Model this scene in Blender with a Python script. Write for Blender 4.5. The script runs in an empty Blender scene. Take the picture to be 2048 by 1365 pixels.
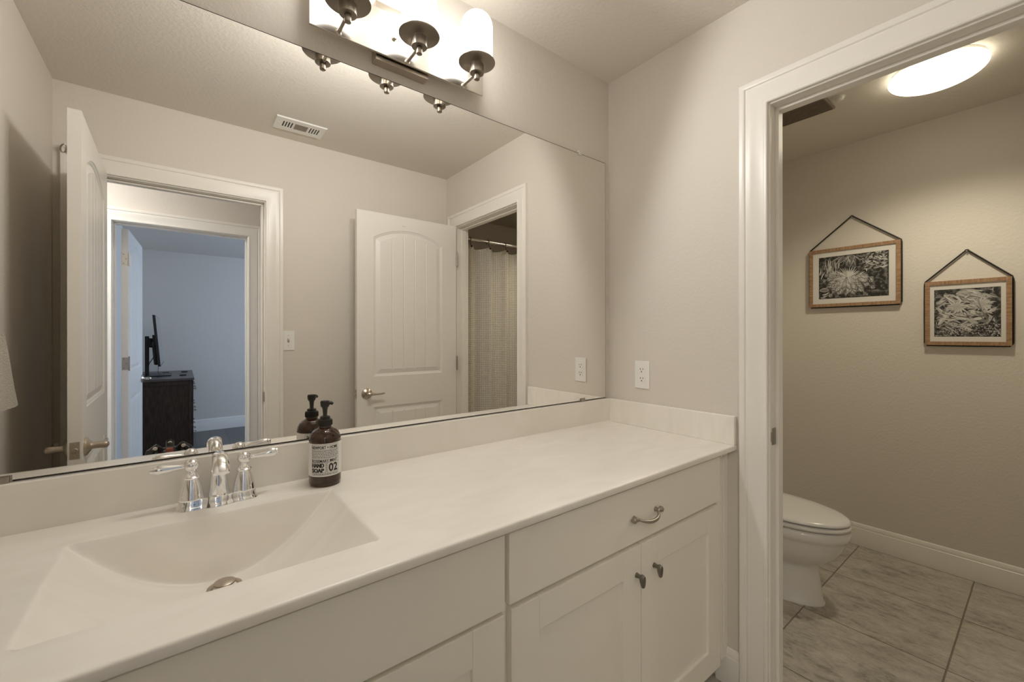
import bpy, bmesh, math, random
from mathutils import Vector, Matrix
PI = math.pi
random.seed(7)
S = bpy.context.scene
C = S.collection

# ------------------------------------------------------------------ camera, world, exposure, daylight
cam = bpy.data.cameras.new('camera'); cam_o = bpy.data.objects.new('camera', cam); C.objects.link(cam_o)
cam.sensor_width = 36.0; cam.lens = 843.72 * 36 / 2048; cam.shift_y = -10.961 / 2048
cam.clip_start = 0.02
cam_o.location = (-1.5663, -1.266, 1.2661)
cam_o.rotation_euler = (PI / 2, 0.0009, -0.6636)
S.camera = cam_o
S.view_settings.view_transform = 'Standard'; S.view_settings.look = 'None'
S.view_settings.gamma = 1.0; S.view_settings.use_curve_mapping = False
S.view_settings.exposure = 0.0
w = bpy.data.worlds.new('daylight_sky'); S.world = w; w.use_nodes = True
w.node_tree.nodes['Background'].inputs['Color'].default_value = (0.55, 0.70, 1.0, 1)
w.node_tree.nodes['Background'].inputs['Strength'].default_value = 1.0
S.cycles.max_bounces = 14; S.cycles.diffuse_bounces = 8; S.cycles.glossy_bounces = 8
S.cycles.transmission_bounces = 8
S.cycles.sample_clamp_indirect = 6.0
# daylight falling in through the bedroom window
dl = bpy.data.lights.new('window_daylight', 'AREA'); dl.shape = 'RECTANGLE'; dl.size = 1.5; dl.size_y = 1.25
dl.energy = 80; dl.color = (0.50, 0.68, 1.0)
dlo = bpy.data.objects.new('window_daylight', dl); C.objects.link(dlo)
dlo.location = (1.62, -4.0, 1.55); dlo.rotation_euler = (0, PI / 2, 0)
LAMP = (1.0, 0.985, 0.95)
VANITY_STRENGTH = 7.5
VANITY_BULB = 10.2
TOILET_STRENGTH = 5.0
TOILET_BULB = 24.0
HALL_FILL_STRENGTH = 92.0

# ------------------------------------------------------------------ dimensions
H = 2.44                       # ceiling
YN = 0.006                     # wall behind the mirror
YS = -1.538                    # wall with the hall door
XW = -2.031                    # left wall
XT = 1.6528                    # far wall of the toilet room
YT = -2.36                     # end wall of the toilet room
EW = 0.1025                    # thickness of the wall with the toilet room doorway
YH0, YH1 = -2.63, -2.75        # hall wall towards the bedroom
YB = -5.70                     # far bedroom wall
HB = 2.345                     # bedroom ceiling
TOP = 0.8735                   # countertop height

# ------------------------------------------------------------------ materials
def mat(name, col, rough=0.5, metal=0.0, spec=0.5, bump=None, emit=None, coat=0.0, trans=0.0, ior=1.45):
    m = bpy.data.materials.new(name); m.use_nodes = True
    nt = m.node_tree; b = nt.nodes['Principled BSDF']
    b.inputs['Base Color'].default_value = (*col, 1); b.inputs['Roughness'].default_value = rough
    b.inputs['Metallic'].default_value = metal; b.inputs['Specular IOR Level'].default_value = spec
    b.inputs['Coat Weight'].default_value = coat; b.inputs['Transmission Weight'].default_value = trans
    b.inputs['IOR'].default_value = ior
    if emit:
        b.inputs['Emission Color'].default_value = (*emit[0], 1); b.inputs['Emission Strength'].default_value = emit[1]
    if bump:
        sc, st, dist = bump
        tc = nt.nodes.new('ShaderNodeTexCoord'); n = nt.nodes.new('ShaderNodeTexNoise'); bp = nt.nodes.new('ShaderNodeBump')
        n.inputs['Scale'].default_value = sc; n.inputs['Detail'].default_value = 3; n.inputs['Roughness'].default_value = 0.6
        bp.inputs['Strength'].default_value = st; bp.inputs['Distance'].default_value = dist
        nt.links.new(tc.outputs['Object'], n.inputs['Vector']); nt.links.new(n.outputs['Fac'], bp.inputs['Height'])
        nt.links.new(bp.outputs['Normal'], b.inputs['Normal'])
    return m
def noise_color(m, c1, c2, scale, stretch=(1, 1, 1), detail=4, lo=0.35, hi=0.65, dist=0.0):
    nt = m.node_tree; b = nt.nodes['Principled BSDF']
    tc = nt.nodes.new('ShaderNodeTexCoord'); mp = nt.nodes.new('ShaderNodeMapping'); n = nt.nodes.new('ShaderNodeTexNoise')
    r = nt.nodes.new('ShaderNodeValToRGB')
    mp.inputs['Scale'].default_value = stretch; n.inputs['Scale'].default_value = scale; n.inputs['Detail'].default_value = detail
    n.inputs['Distortion'].default_value = dist
    r.color_ramp.elements[0].color = (*c1, 1); r.color_ramp.elements[1].color = (*c2, 1)
    r.color_ramp.elements[0].position = lo; r.color_ramp.elements[1].position = hi
    nt.links.new(tc.outputs['Object'], mp.inputs['Vector']); nt.links.new(mp.outputs['Vector'], n.inputs['Vector'])
    nt.links.new(n.outputs['Fac'], r.inputs['Fac']); nt.links.new(r.outputs['Color'], b.inputs['Base Color'])
    return n, r
M = {}
M['wall'] = mat('wall_paint', (0.70, 0.655, 0.592), 0.6, spec=0.35, bump=(75, 0.24, 0.006))
M['ceiling'] = mat('ceiling_paint', (0.74, 0.695, 0.63), 0.75, spec=0.25, bump=(70, 0.3, 0.007))
M['trim'] = mat('trim_enamel', (0.84, 0.81, 0.755), 0.3, spec=0.5)
M['door'] = mat('door_enamel', (0.80, 0.775, 0.725), 0.35, spec=0.45)
M['counter'] = mat('cultured_marble', (0.80, 0.74, 0.65), 0.22, spec=0.45)
noise_color(M['counter'], (0.84, 0.80, 0.73), (0.88, 0.845, 0.785), 5, (1, 2.2, 1), 5, dist=1.2)
M['cabinet'] = mat('cabinet_paint', (0.88, 0.845, 0.765), 0.42, spec=0.35)
M['cabinet_in'] = mat('cabinet_frame_paint', (0.74, 0.69, 0.60), 0.5, spec=0.3)
M['mirror'] = mat('silvered_glass', (0.90, 0.885, 0.855), 0.0, 1.0)
M['mirror_edge'] = mat('mirror_edge', (0.035, 0.032, 0.028), 0.45, spec=0.3)
M['nickel'] = mat('brushed_nickel', (0.56, 0.50, 0.43), 0.30, 1.0)
M['plate'] = mat('polished_nickel', (0.74, 0.70, 0.64), 0.24, 1.0)
M['nickel_dark'] = mat('satin_nickel', (0.42, 0.38, 0.34), 0.36, 1.0)
M['pewter'] = mat('pewter', (0.23, 0.205, 0.18), 0.42, 0.9)
M['dish_nickel'] = mat('dish_nickel', (0.34, 0.30, 0.255), 0.30, 1.0)
M['chrome'] = mat('chrome', (0.92, 0.92, 0.93), 0.045, 1.0)
M['white_plastic'] = mat('white_plastic', (0.84, 0.83, 0.80), 0.3)
M['dark_slot'] = mat('dark_slot', (0.03, 0.027, 0.024), 0.6)
M['shade'] = mat('opal_glass', (0.9, 0.88, 0.84), 0.2, emit=(LAMP, VANITY_STRENGTH))
M['dome'] = mat('opal_dome', (0.9, 0.9, 0.86), 0.25, emit=((1.0, 0.90, 0.70), TOILET_STRENGTH))
M['vitreous'] = mat('vitreous_china', (0.80, 0.78, 0.74), 0.08, spec=0.6, coat=0.3)
M['seat'] = mat('seat_plastic', (0.78, 0.765, 0.73), 0.2)
M['oak'] = mat('light_oak', (0.36, 0.22, 0.12), 0.5)
noise_color(M['oak'], (0.27, 0.15, 0.08), (0.42, 0.27, 0.155), 30, (1, 1, 5), 5)
M['oak_v'] = mat('light_oak_rail', (0.36, 0.22, 0.12), 0.5)
noise_color(M['oak_v'], (0.27, 0.15, 0.08), (0.42, 0.27, 0.155), 30, (1, 5, 1), 5)
M['mat_board'] = mat('mat_board', (0.70, 0.675, 0.63), 0.7)
M['print_dark'] = mat('print_dark', (0.05, 0.047, 0.042), 0.5)
noise_color(M['print_dark'], (0.025, 0.024, 0.022), (0.22, 0.21, 0.19), 55, (1, 1, 1), 6, 0.48, 0.72)
M['print_mid'] = mat('print_mid', (0.20, 0.19, 0.175), 0.5)
M['print_light'] = mat('print_light', (0.42, 0.41, 0.385), 0.5)
M['print_pale'] = mat('print_pale', (0.60, 0.585, 0.55), 0.5)
M['cord'] = mat('black_cord', (0.02, 0.019, 0.018), 0.6)
M['black'] = mat('black_plastic', (0.018, 0.017, 0.018), 0.35)
M['screen'] = mat('painted_reflection_screen', (0.24, 0.265, 0.30), 0.25, spec=1.0, coat=0.6)  # blue-grey base paints the reflected room into the switched-off screen
M['espresso'] = mat('espresso_wood', (0.035, 0.022, 0.017), 0.35)
noise_color(M['espresso'], (0.018, 0.011, 0.008), (0.05, 0.031, 0.022), 18, (4, 4, 0.6), 4)
M['pump'] = mat('pump_plastic', (0.022, 0.018, 0.014), 0.33)
M['amber'] = mat('amber_glass', (0.17, 0.058, 0.016), 0.04, trans=0.85, ior=1.45, coat=0.5)
M['soap'] = mat('amber_soap', (0.035, 0.015, 0.007), 0.2)
M['label'] = mat('label_paper', (0.82, 0.80, 0.76), 0.6)
M['ink'] = mat('label_ink', (0.03, 0.027, 0.025), 0.6)
M['towel'] = mat('terry_cloth', (0.74, 0.70, 0.63), 0.95, spec=0.1, bump=(220, 1.0, 0.012))
M['curtain'] = mat('waffle_cloth', (0.62, 0.575, 0.50), 0.9, spec=0.1)
M['hook'] = mat('bronze_hook', (0.035, 0.028, 0.022), 0.4, 0.6)
M['rubber_red'] = mat('red_grip', (0.28, 0.07, 0.04), 0.5)
def bronze_plate():
    return mat('hinge_metal', (0.40, 0.37, 0.33), 0.4, 0.9)
M['hinge'] = bronze_plate()
M['hinge_pale'] = mat('hinge_painted', (0.62, 0.58, 0.50), 0.35, 0.3)
def waffle():
    nt = M['curtain'].node_tree; b = nt.nodes['Principled BSDF']
    uv = nt.nodes.new('ShaderNodeUVMap'); uv.uv_map = 'UVMap'
    sep = nt.nodes.new('ShaderNodeSeparateXYZ'); nt.links.new(uv.outputs['UV'], sep.inputs[0])
    outs = []
    for ax in 'XY':
        mu = nt.nodes.new('ShaderNodeMath'); mu.operation = 'MULTIPLY'; mu.inputs[1].default_value = 2 * PI / 0.0150
        si = nt.nodes.new('ShaderNodeMath'); si.operation = 'SINE'
        nt.links.new(sep.outputs[ax], mu.inputs[0]); nt.links.new(mu.outputs[0], si.inputs[0]); outs.append(si)
    mx = nt.nodes.new('ShaderNodeMath'); mx.operation = 'MAXIMUM'
    nt.links.new(outs[0].outputs[0], mx.inputs[0]); nt.links.new(outs[1].outputs[0], mx.inputs[1])
    r = nt.nodes.new('ShaderNodeMapRange'); r.inputs[1].default_value = -0.3; r.inputs[2].default_value = 1.0
    nt.links.new(mx.outputs[0], r.inputs[0])
    bp = nt.nodes.new('ShaderNodeBump'); bp.inputs['Distance'].default_value = 0.004; bp.inputs['Strength'].default_value = 1.0
    nt.links.new(r.outputs[0], bp.inputs['Height']); nt.links.new(bp.outputs['Normal'], b.inputs['Normal'])
    ra = nt.nodes.new('ShaderNodeValToRGB'); ra.color_ramp.elements[0].color = (0.60, 0.56, 0.495, 1); ra.color_ramp.elements[1].color = (0.80, 0.76, 0.69, 1)
    nt.links.new(r.outputs[0], ra.inputs['Fac']); nt.links.new(ra.outputs['Color'], b.inputs['Base Color'])
waffle()
def tile_material():
    m = bpy.data.materials.new('stone_tile'); m.use_nodes = True; nt = m.node_tree; b = nt.nodes['Principled BSDF']
    tc = nt.nodes.new('ShaderNodeTexCoord'); sep = nt.nodes.new('ShaderNodeSeparateXYZ'); nt.links.new(tc.outputs['Object'], sep.inputs[0])
    ds = []; cells = []
    for ax, off, pit in (('X', 0.245, 0.463), ('Y', -1.021, 0.468)):
        a = nt.nodes.new('ShaderNodeMath'); a.operation = 'SUBTRACT'; a.inputs[1].default_value = off - 100 * pit
        d = nt.nodes.new('ShaderNodeMath'); d.operation = 'DIVIDE'; d.inputs[1].default_value = pit
        f = nt.nodes.new('ShaderNodeMath'); f.operation = 'FRACT'; fl = nt.nodes.new('ShaderNodeMath'); fl.operation = 'FLOOR'
        p = nt.nodes.new('ShaderNodeMath'); p.operation = 'PINGPONG'; p.inputs[1].default_value = 0.5
        nt.links.new(sep.outputs[ax], a.inputs[0]); nt.links.new(a.outputs[0], d.inputs[0])
        nt.links.new(d.outputs[0], f.inputs[0]); nt.links.new(d.outputs[0], fl.inputs[0]); nt.links.new(f.outputs[0], p.inputs[0])
        ds.append(p); cells.append(fl)
    mn = nt.nodes.new('ShaderNodeMath'); mn.operation = 'MINIMUM'; nt.links.new(ds[0].outputs[0], mn.inputs[0]); nt.links.new(ds[1].outputs[0], mn.inputs[1])
    g = nt.nodes.new('ShaderNodeMapRange'); g.inputs[1].default_value = 0.003; g.inputs[2].default_value = 0.0065; nt.links.new(mn.outputs[0], g.inputs[0])
    cb = nt.nodes.new('ShaderNodeCombineXYZ'); nt.links.new(cells[0].outputs[0], cb.inputs[0]); nt.links.new(cells[1].outputs[0], cb.inputs[1])
    wn = nt.nodes.new('ShaderNodeTexWhiteNoise'); nt.links.new(cb.outputs[0], wn.inputs['Vector'])
    sc = nt.nodes.new('ShaderNodeVectorMath'); sc.operation = 'SCALE'; sc.inputs['Scale'].default_value = 9; nt.links.new(wn.outputs['Color'], sc.inputs[0])
    ad = nt.nodes.new('ShaderNodeVectorMath'); ad.operation = 'ADD'; nt.links.new(tc.outputs['Object'], ad.inputs[0]); nt.links.new(sc.outputs[0], ad.inputs[1])
    mp = nt.nodes.new('ShaderNodeMapping'); mp.inputs['Scale'].default_value = (5.0, 2.3, 1); nt.links.new(ad.outputs[0], mp.inputs['Vector'])
    mp.inputs['Rotation'].default_value = (0, 0, 0.25)
    n = nt.nodes.new('ShaderNodeTexNoise'); n.inputs['Scale'].default_value = 1.9; n.inputs['Detail'].default_value = 13; n.inputs['Roughness'].default_value = 0.80; n.inputs['Distortion'].default_value = 0.35
    nt.links.new(mp.outputs[0], n.inputs['Vector'])
    n2 = nt.nodes.new('ShaderNodeTexNoise'); n2.inputs['Scale'].default_value = 9.0; n2.inputs['Detail'].default_value = 9; n2.inputs['Roughness'].default_value = 0.75; n2.inputs['Distortion'].default_value = 0.8
    nt.links.new(mp.outputs[0], n2.inputs['Vector'])
    mx2 = nt.nodes.new('ShaderNodeMix'); mx2.data_type = 'FLOAT'; mx2.inputs[0].default_value = 0.38
    nt.links.new(n.outputs['Fac'], mx2.inputs[2]); nt.links.new(n2.outputs['Fac'], mx2.inputs[3])
    r = nt.nodes.new('ShaderNodeValToRGB'); e = r.color_ramp.elements
    e[0].position = 0.36; e[0].color = (0.15, 0.137, 0.117, 1); e[1].position = 0.66; e[1].color = (0.68, 0.64, 0.565, 1)
    e2 = r.color_ramp.elements.new(0.48); e2.color = (0.43, 0.40, 0.345, 1)
    nt.links.new(mx2.outputs[0], r.inputs['Fac'])
    mix = nt.nodes.new('ShaderNodeMix'); mix.data_type = 'RGBA'; mix.inputs['A'].default_value = (0.21, 0.18, 0.145, 1)
    nt.links.new(g.outputs[0], mix.inputs['Factor']); nt.links.new(r.outputs['Color'], mix.inputs['B']); nt.links.new(mix.outputs['Result'], b.inputs['Base Color'])
    bp = nt.nodes.new('ShaderNodeBump'); bp.inputs['Distance'].default_value = 0.002; nt.links.new(g.outputs[0], bp.inputs['Height']); nt.links.new(bp.outputs['Normal'], b.inputs['Normal'])
    b.inputs['Roughness'].default_value = 0.45
    return m
M['tile'] = tile_material()
def plank_material():
    m = mat('grey_plank', (0.2, 0.19, 0.18), 0.4); nt = m.node_tree; b = nt.nodes['Principled BSDF']
    tc = nt.nodes.new('ShaderNodeTexCoord'); mp = nt.nodes.new('ShaderNodeMapping'); mp.inputs['Rotation'].default_value = (0, 0, PI / 2)
    br = nt.nodes.new('ShaderNodeTexBrick'); br.inputs['Scale'].default_value = 1.0; br.inputs['Brick Width'].default_value = 1.2; br.inputs['Row Height'].default_value = 0.16
    br.inputs['Mortar Size'].default_value = 0.002; br.inputs['Color1'].default_value = (0.10, 0.095, 0.088, 1); br.inputs['Color2'].default_value = (0.15, 0.14, 0.13, 1); br.inputs['Mortar'].default_value = (0.05, 0.05, 0.05, 1)
    nt.links.new(tc.outputs['Object'], mp.inputs['Vector']); nt.links.new(mp.outputs[0], br.inputs['Vector']); nt.links.new(br.outputs['Color'], b.inputs['Base Color'])
    return m
M['plank'] = plank_material()

# ------------------------------------------------------------------ mesh helpers
def box(bm, x0, x1, y0, y1, z0, z1, bev=0.0, seg=2, mi=0):
    vs = [bm.verts.new((x, y, z)) for x in (x0, x1) for y in (y0, y1) for z in (z0, z1)]
    fs = [bm.faces.new([vs[i] for i in q]) for q in ((0, 1, 3, 2), (4, 6, 7, 5), (0, 4, 5, 1), (2, 3, 7, 6), (0, 2, 6, 4), (1, 5, 7, 3))]
    for f in fs: f.material_index = mi
    if bev > 0:
        es = list({e for f in fs for e in f.edges})
        r = bmesh.ops.bevel(bm, geom=es, offset=bev, segments=seg, profile=0.5, affect='EDGES', clamp_overlap=True)
        for f in r['faces']: f.material_index = mi
def lathe(bm, prof, org=(0, 0, 0), axis='z', n=32, mi=0, cap=True):
    ox, oy, oz = org; rings = []
    for r, h in prof:
        ring = []
        for k in range(n):
            a = 2 * PI * k / n; c, s = r * math.cos(a), r * math.sin(a)
            p = {'z': (c, s, h), 'x': (h, c, s), 'y': (s, h, c)}[axis]
            ring.append(bm.verts.new((ox + p[0], oy + p[1], oz + p[2])))
        rings.append(ring)
    for a, b in zip(rings, rings[1:]):
        for k in range(n):
            f = bm.faces.new((a[k], a[(k + 1) % n], b[(k + 1) % n], b[k])); f.material_index = mi
    if cap:
        f = bm.faces.new(rings[0][::-1]); f.material_index = mi
        f = bm.faces.new(rings[-1]); f.material_index = mi
def tube(bm, pts, rad, n=10, mi=0, closed=False, squash=1.0):
    pts = [Vector(p) for p in pts]; N = len(pts)
    rs = rad if isinstance(rad, (list, tuple)) else [rad] * N
    rings = []; up = None
    for i, p in enumerate(pts):
        if closed: t = (pts[(i + 1) % N] - pts[i - 1])
        else: t = pts[min(i + 1, N - 1)] - pts[max(i - 1, 0)]
        t.normalize()
        if up is None:
            up = Vector((0, 0, 1)) if abs(t.z) < 0.9 else Vector((0, 1, 0))
        u = (up - t * up.dot(t))
        if u.length < 1e-5: u = t.orthogonal()
        u.normalize(); v = t.cross(u); up = u
        rings.append([bm.verts.new(p + rs[i] * (math.cos(2 * PI * k / n) * v + squash * math.sin(2 * PI * k / n) * u)) for k in range(n)])
    pairs = list(zip(rings, rings[1:])) + ([(rings[-1], rings[0])] if closed else [])
    for a, b in pairs:
        for k in range(n):
            f = bm.faces.new((a[k], a[(k + 1) % n], b[(k + 1) % n], b[k])); f.material_index = mi
    if not closed:
        bm.faces.new(rings[0][::-1]).material_index = mi; bm.faces.new(rings[-1]).material_index = mi
def loft(bm, rings, mi=0, cap=True):
    rs = [[bm.verts.new(p) for p in r] for r in rings]; n = len(rs[0])
    for a, b in zip(rs, rs[1:]):
        for k in range(n):
            bm.faces.new((a[k], a[(k + 1) % n], b[(k + 1) % n], b[k])).material_index = mi
    if cap:
        bm.faces.new(rs[0][::-1]).material_index = mi; bm.faces.new(rs[-1]).material_index = mi
def ball(bm, c, r, sc=(1, 1, 1), mi=0, u=20, v=12):
    m = Matrix.Translation(c) @ Matrix.Diagonal((r * sc[0], r * sc[1], r * sc[2], 1))
    d = bmesh.ops.create_uvsphere(bm, u_segments=u, v_segments=v, radius=1, matrix=m)
    for x in d['verts']:
        for f in x.link_faces: f.material_index = mi
def grid(bm, us, vs, fn, mi=0):
    g = [[bm.verts.new(fn(u, v)) for v in vs] for u in us]
    for i in range(len(us) - 1):
        for j in range(len(vs) - 1):
            bm.faces.new((g[i][j], g[i + 1][j], g[i + 1][j + 1], g[i][j + 1])).material_index = mi
    return g
def BM(): return bmesh.new()
WL = {}
def wloc(o): return WL.get(o.name, Vector((0, 0, 0)))
def obj(name, bm, m, parent=None, local=False, angle=35, recalc=True):
    """one mesh object; geometry is given in world coordinates and moved under its parent's base"""
    if recalc: bmesh.ops.recalc_face_normals(bm, faces=bm.faces)
    if parent is not None and not local:
        bmesh.ops.translate(bm, verts=bm.verts, vec=-wloc(parent))
    me = bpy.data.meshes.new(name); bm.to_mesh(me); bm.free()
    for x in (m if isinstance(m, (list, tuple)) else [m]): me.materials.append(x)
    me.polygons.foreach_set('use_smooth', [True] * len(me.polygons)); me.set_sharp_from_angle(angle=math.radians(angle))
    o = bpy.data.objects.new(name, me); C.objects.link(o)
    if angle == 35:      # keep large flat faces flat next to their rounded edges
        wn = o.modifiers.new('weighted_normals', 'WEIGHTED_NORMAL'); wn.keep_sharp = True; wn.weight = 100
    if parent is not None:
        o.parent = parent; WL[o.name] = wloc(parent)
    return o
def tag(o, label, cat, group=None):
    o['label'] = label; o['category'] = cat
    if group: o['group'] = group
    return o
def thing(name, label, cat, loc, rotz=0.0, group=None):
    o = bpy.data.objects.new(name, None); o.empty_display_size = 0.05; C.objects.link(o)
    o.location = loc; o.rotation_euler = (0, 0, rotz); WL[o.name] = Vector(loc)
    return tag(o, label, cat, group)
def struct(name, bm, m, label=None, angle=35):
    o = obj(name, bm, m, angle=angle); o['kind'] = 'structure'
    if label: o['label'] = label
    return o
def lin(a, b, n): return [a + (b - a) * i / (n - 1) for i in range(n)]
def smooth(t): t = max(0.0, min(1.0, t)); return t * t * (3 - 2 * t)

# ------------------------------------------------------------------ room shell
bm = BM(); box(bm, XW - 0.12, XT + 0.12, YS - 0.06, YN + 0.12, -0.06, 0); box(bm, 0.0, XT + 0.12, YT - 0.12, YS - 0.06, -0.06, 0)
struct('floor', bm, M['tile'])
bm = BM(); box(bm, -2.75, 0.0, YH1, YS - 0.06, -0.06, 0); box(bm, -2.75, 1.75, YB - 0.12, YH1, -0.06, 0)
struct('floor_bedroom', bm, M['plank'])
bm = BM(); box(bm, XW - 0.12, XT + 0.12, YS - 0.06, YN + 0.12, H, H + 0.08); box(bm, -2.75, XT + 0.12, YH1, YS - 0.06, H, H + 0.08)
struct('ceiling', bm, M['ceiling'])
bm = BM(); box(bm, -2.75, 1.75, YB - 0.12, YH1, HB, HB + 0.08); struct('ceiling_bedroom', bm, M['ceiling'])
bm = BM(); box(bm, XW - 0.12, XT + 0.12, YN, YN + 0.12, 0, H); struct('wall_north', bm, M['wall'])
bm = BM(); box(bm, XW - 0.12, XW, YS, YN, 0, H); struct('wall_west', bm, M['wall'])
# wall with the toilet room doorway
DY0, DY1, DZ = -0.662, -1.410, 2.066           # rough opening
bm = BM(); box(bm, 0, EW, DY0, YN, 0, H); box(bm, 0, EW, YT, DY1, 0, H); box(bm, 0, EW, DY1, DY0, DZ, H); struct('wall_east', bm, M['wall'])
HX0, HX1 = -1.930, -1.172
bm = BM(); box(bm, XW - 0.12, HX0, YS - 0.12, YS, 0, H); box(bm, HX1, 0, YS - 0.12, YS, 0, H); box(bm, HX0, HX1, YS - 0.12, YS, 2.057, H); struct('wall_south', bm, M['wall'])
BX0, BX1 = -1.952, -1.143
bm = BM(); box(bm, -2.75, BX0, YH1, YH0, 0, H); box(bm, BX1, 0, YH1, YH0, 0, H); box(bm, BX0, BX1, YH1, YH0, 2.06, H); struct('wall_hall', bm, M['wall'])
bm = BM(); box(bm, -2.87, -2.75, YB - 0.12, YS - 0.12, 0, H); struct('wall_hall_west', bm, M['wall'])
bm = BM(); box(bm, XT, XT + 0.12, YT - 0.12, YN, 0, H); struct('wall_toilet_east', bm, M['wall'])
bm = BM(); box(bm, 0, XT, YT - 0.12, YT, 0, H); box(bm, 0, EW, YH1, YT - 0.12, 0, H); struct('wall_toilet_south', bm, M['wall'])
bm = BM(); box(bm, -2.75, 1.6, YB - 0.12, YB, 0, HB); struct('wall_bedroom_south', bm, M['wall'])
bm = BM(); box(bm, -2.15, -2.03, YB, YH1, 0, HB); struct('wall_bedroom_west', bm, M['wall'])
bm = BM(); box(bm, 0.1, 1.6, YH1, YH1 + 0.1, 0, HB); struct('wall_bedroom_north', bm, M['wall'])
bm = BM()
box(bm, 1.5, 1.6, YB, -4.8, 0, HB); box(bm, 1.5, 1.6, -3.2, YH1, 0, HB); box(bm, 1.5, 1.6, -4.8, -3.2, 0, 0.9); box(bm, 1.5, 1.6, -4.8, -3.2, 2.2, HB)
struct('wall_bedroom_east', bm, M['wall'])
bm = BM()
for a, b_ in ((-4.8, -4.75), (-3.25, -3.2), (-4.02, -3.98)): box(bm, 1.52, 1.58, a, b_, 0.9, 2.2)
box(bm, 1.52, 1.58, -4.8, -3.2, 0.9, 0.95); box(bm, 1.52, 1.58, -4.8, -3.2, 2.15, 2.2); box(bm, 1.46, 1.58, -4.84, -3.16, 0.88, 0.9)
struct('window_1', bm, M['trim'])

# baseboards: plain board with a stepped, rounded cap
BP = [(0, 0), (0.015, 0), (0.015, 0.092), (0.0135, 0.096), (0.0135, 0.101), (0.0105, 0.104), (0.0105, 0.112), (0.0085, 0.120), (0.005, 0.128), (0.0, 0.1314)]
def baseboard(name, p0, p1, nrm, h=0.1314):
    bm = BM(); sc = h / 0.1314
    rings = [[(p[0] + nrm[0] * d, p[1] + nrm[1] * d, z * sc) for d, z in BP] for p in (p0, p1)]
    loft(bm, rings); return struct(name, bm, M['trim'], angle=25)
baseboard('baseboard_east', (0, -0.500), (0, -0.586), (-1, 0))
baseboard('baseboard_toilet_east', (XT, YT), (XT, YN), (-1, 0))
baseboard('baseboard_toilet_north', (EW, YN), (XT, YN), (0, -1))
baseboard('baseboard_south', (-1.099, YS), (0, YS), (0, 1))
baseboard('baseboard_bedroom', (-1.95, YB), (1.5, YB), (0, 1), 0.155)
baseboard('baseboard_hall', (-1.07, YH0), (0, YH0), (0, 1))

# door casings: moulded profile mitred round three sides (w outward from the inner edge, t off the wall)
CP = [(0, 0), (0, 0.011), (0.003, 0.0135), (0.010, 0.0135), (0.012, 0.0125), (0.022, 0.0125), (0.034, 0.0135), (0.046, 0.0155), (0.056, 0.0175),
      (0.061, 0.0175), (0.063, 0.0155), (0.067, 0.0155), (0.070, 0.0195), (0.076, 0.0215), (0.086, 0.0215), (0.0885, 0.019), (0.0885, 0.0)]
def casing(bm, a0, a1, ztop, put, wd=0.0885):
    k = wd / 0.0885
    rings = []
    for q in range(4):
        rings.append([put((a0 - w_ * k) if q < 2 else (a1 + w_ * k), (0.0 if q in (0, 3) else ztop + w_ * k), t) for w_, t in CP])
    loft(bm, rings)
def trim_set(name, a0, a1, ztop, put_case, jput, depth):
    """casing on the near face plus jamb boards and stops"""
    bm = BM(); casing(bm, a0 - 0.005, a1 + 0.005, ztop + 0.005, put_case)
    c = struct(name, bm, M['trim'], angle=25)
    bm = BM()
    for lo, hi in ((a0 - 0.018, a0), (a1, a1 + 0.018)): jput(bm, lo, hi, 0, ztop + 0.018, 0, depth)
    jput(bm, a0, a1, ztop, ztop + 0.018, 0, depth)
    j = obj('jamb', bm, M['trim'], c)
    bm = BM(); s0, s1 = 0.042, 0.078
    jput(bm, a0, a0 + 0.011, 0, ztop - 0.011, s0, s1); jput(bm, a1 - 0.011, a1, 0, ztop - 0.011, s0, s1); jput(bm, a0, a1, ztop - 0.011, ztop, s0, s1)
    obj('door_stop', bm, M['trim'], c)
    return c
# toilet room doorway (a runs along -y so that a0 < a1)
t1 = trim_set('trim_1', 0.680, 1.392, 2.048, lambda a, z, t: (-t, -a, z), lambda bm, a0, a1, z0, z1, d0, d1: box(bm, d0, d1, -a1, -a0, z0, z1, 0.0015, 1), EW)
t2 = trim_set('trim_2', -1.912, -1.190, 2.039, lambda a, z, t: (a, YS + t, z), lambda bm, a0, a1, z0, z1, d0, d1: box(bm, a0, a1, YS - d1, YS - d0, z0, z1, 0.0015, 1), 0.12)
t3 = trim_set('trim_3', -1.934, -1.161, 2.042, lambda a, z, t: (a, YH0 + t, z), lambda bm, a0, a1, z0, z1, d0, d1: box(bm, a0, a1, YH0 - d1, YH0 - d0, z0, z1, 0.0015, 1), 0.12)
# strike plates let into the jambs
def strike(parent, fn):
    bm = BM(); fn(bm); obj('strike_plate', bm, M['nickel_dark'], parent)
strike(t1, lambda bm: (box(bm, 0.012, 0.041, -0.6835, -0.679, 0.892, 0.950, 0.004, 2), box(bm, 0.004, 0.014, -0.684, -0.680, 0.905, 0.938, 0.001, 1)))
strike(t2, lambda bm: box(bm, -1.1935, -1.189, YS - 0.041, YS - 0.006, 0.882, 0.939, 0.004, 2))

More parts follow.
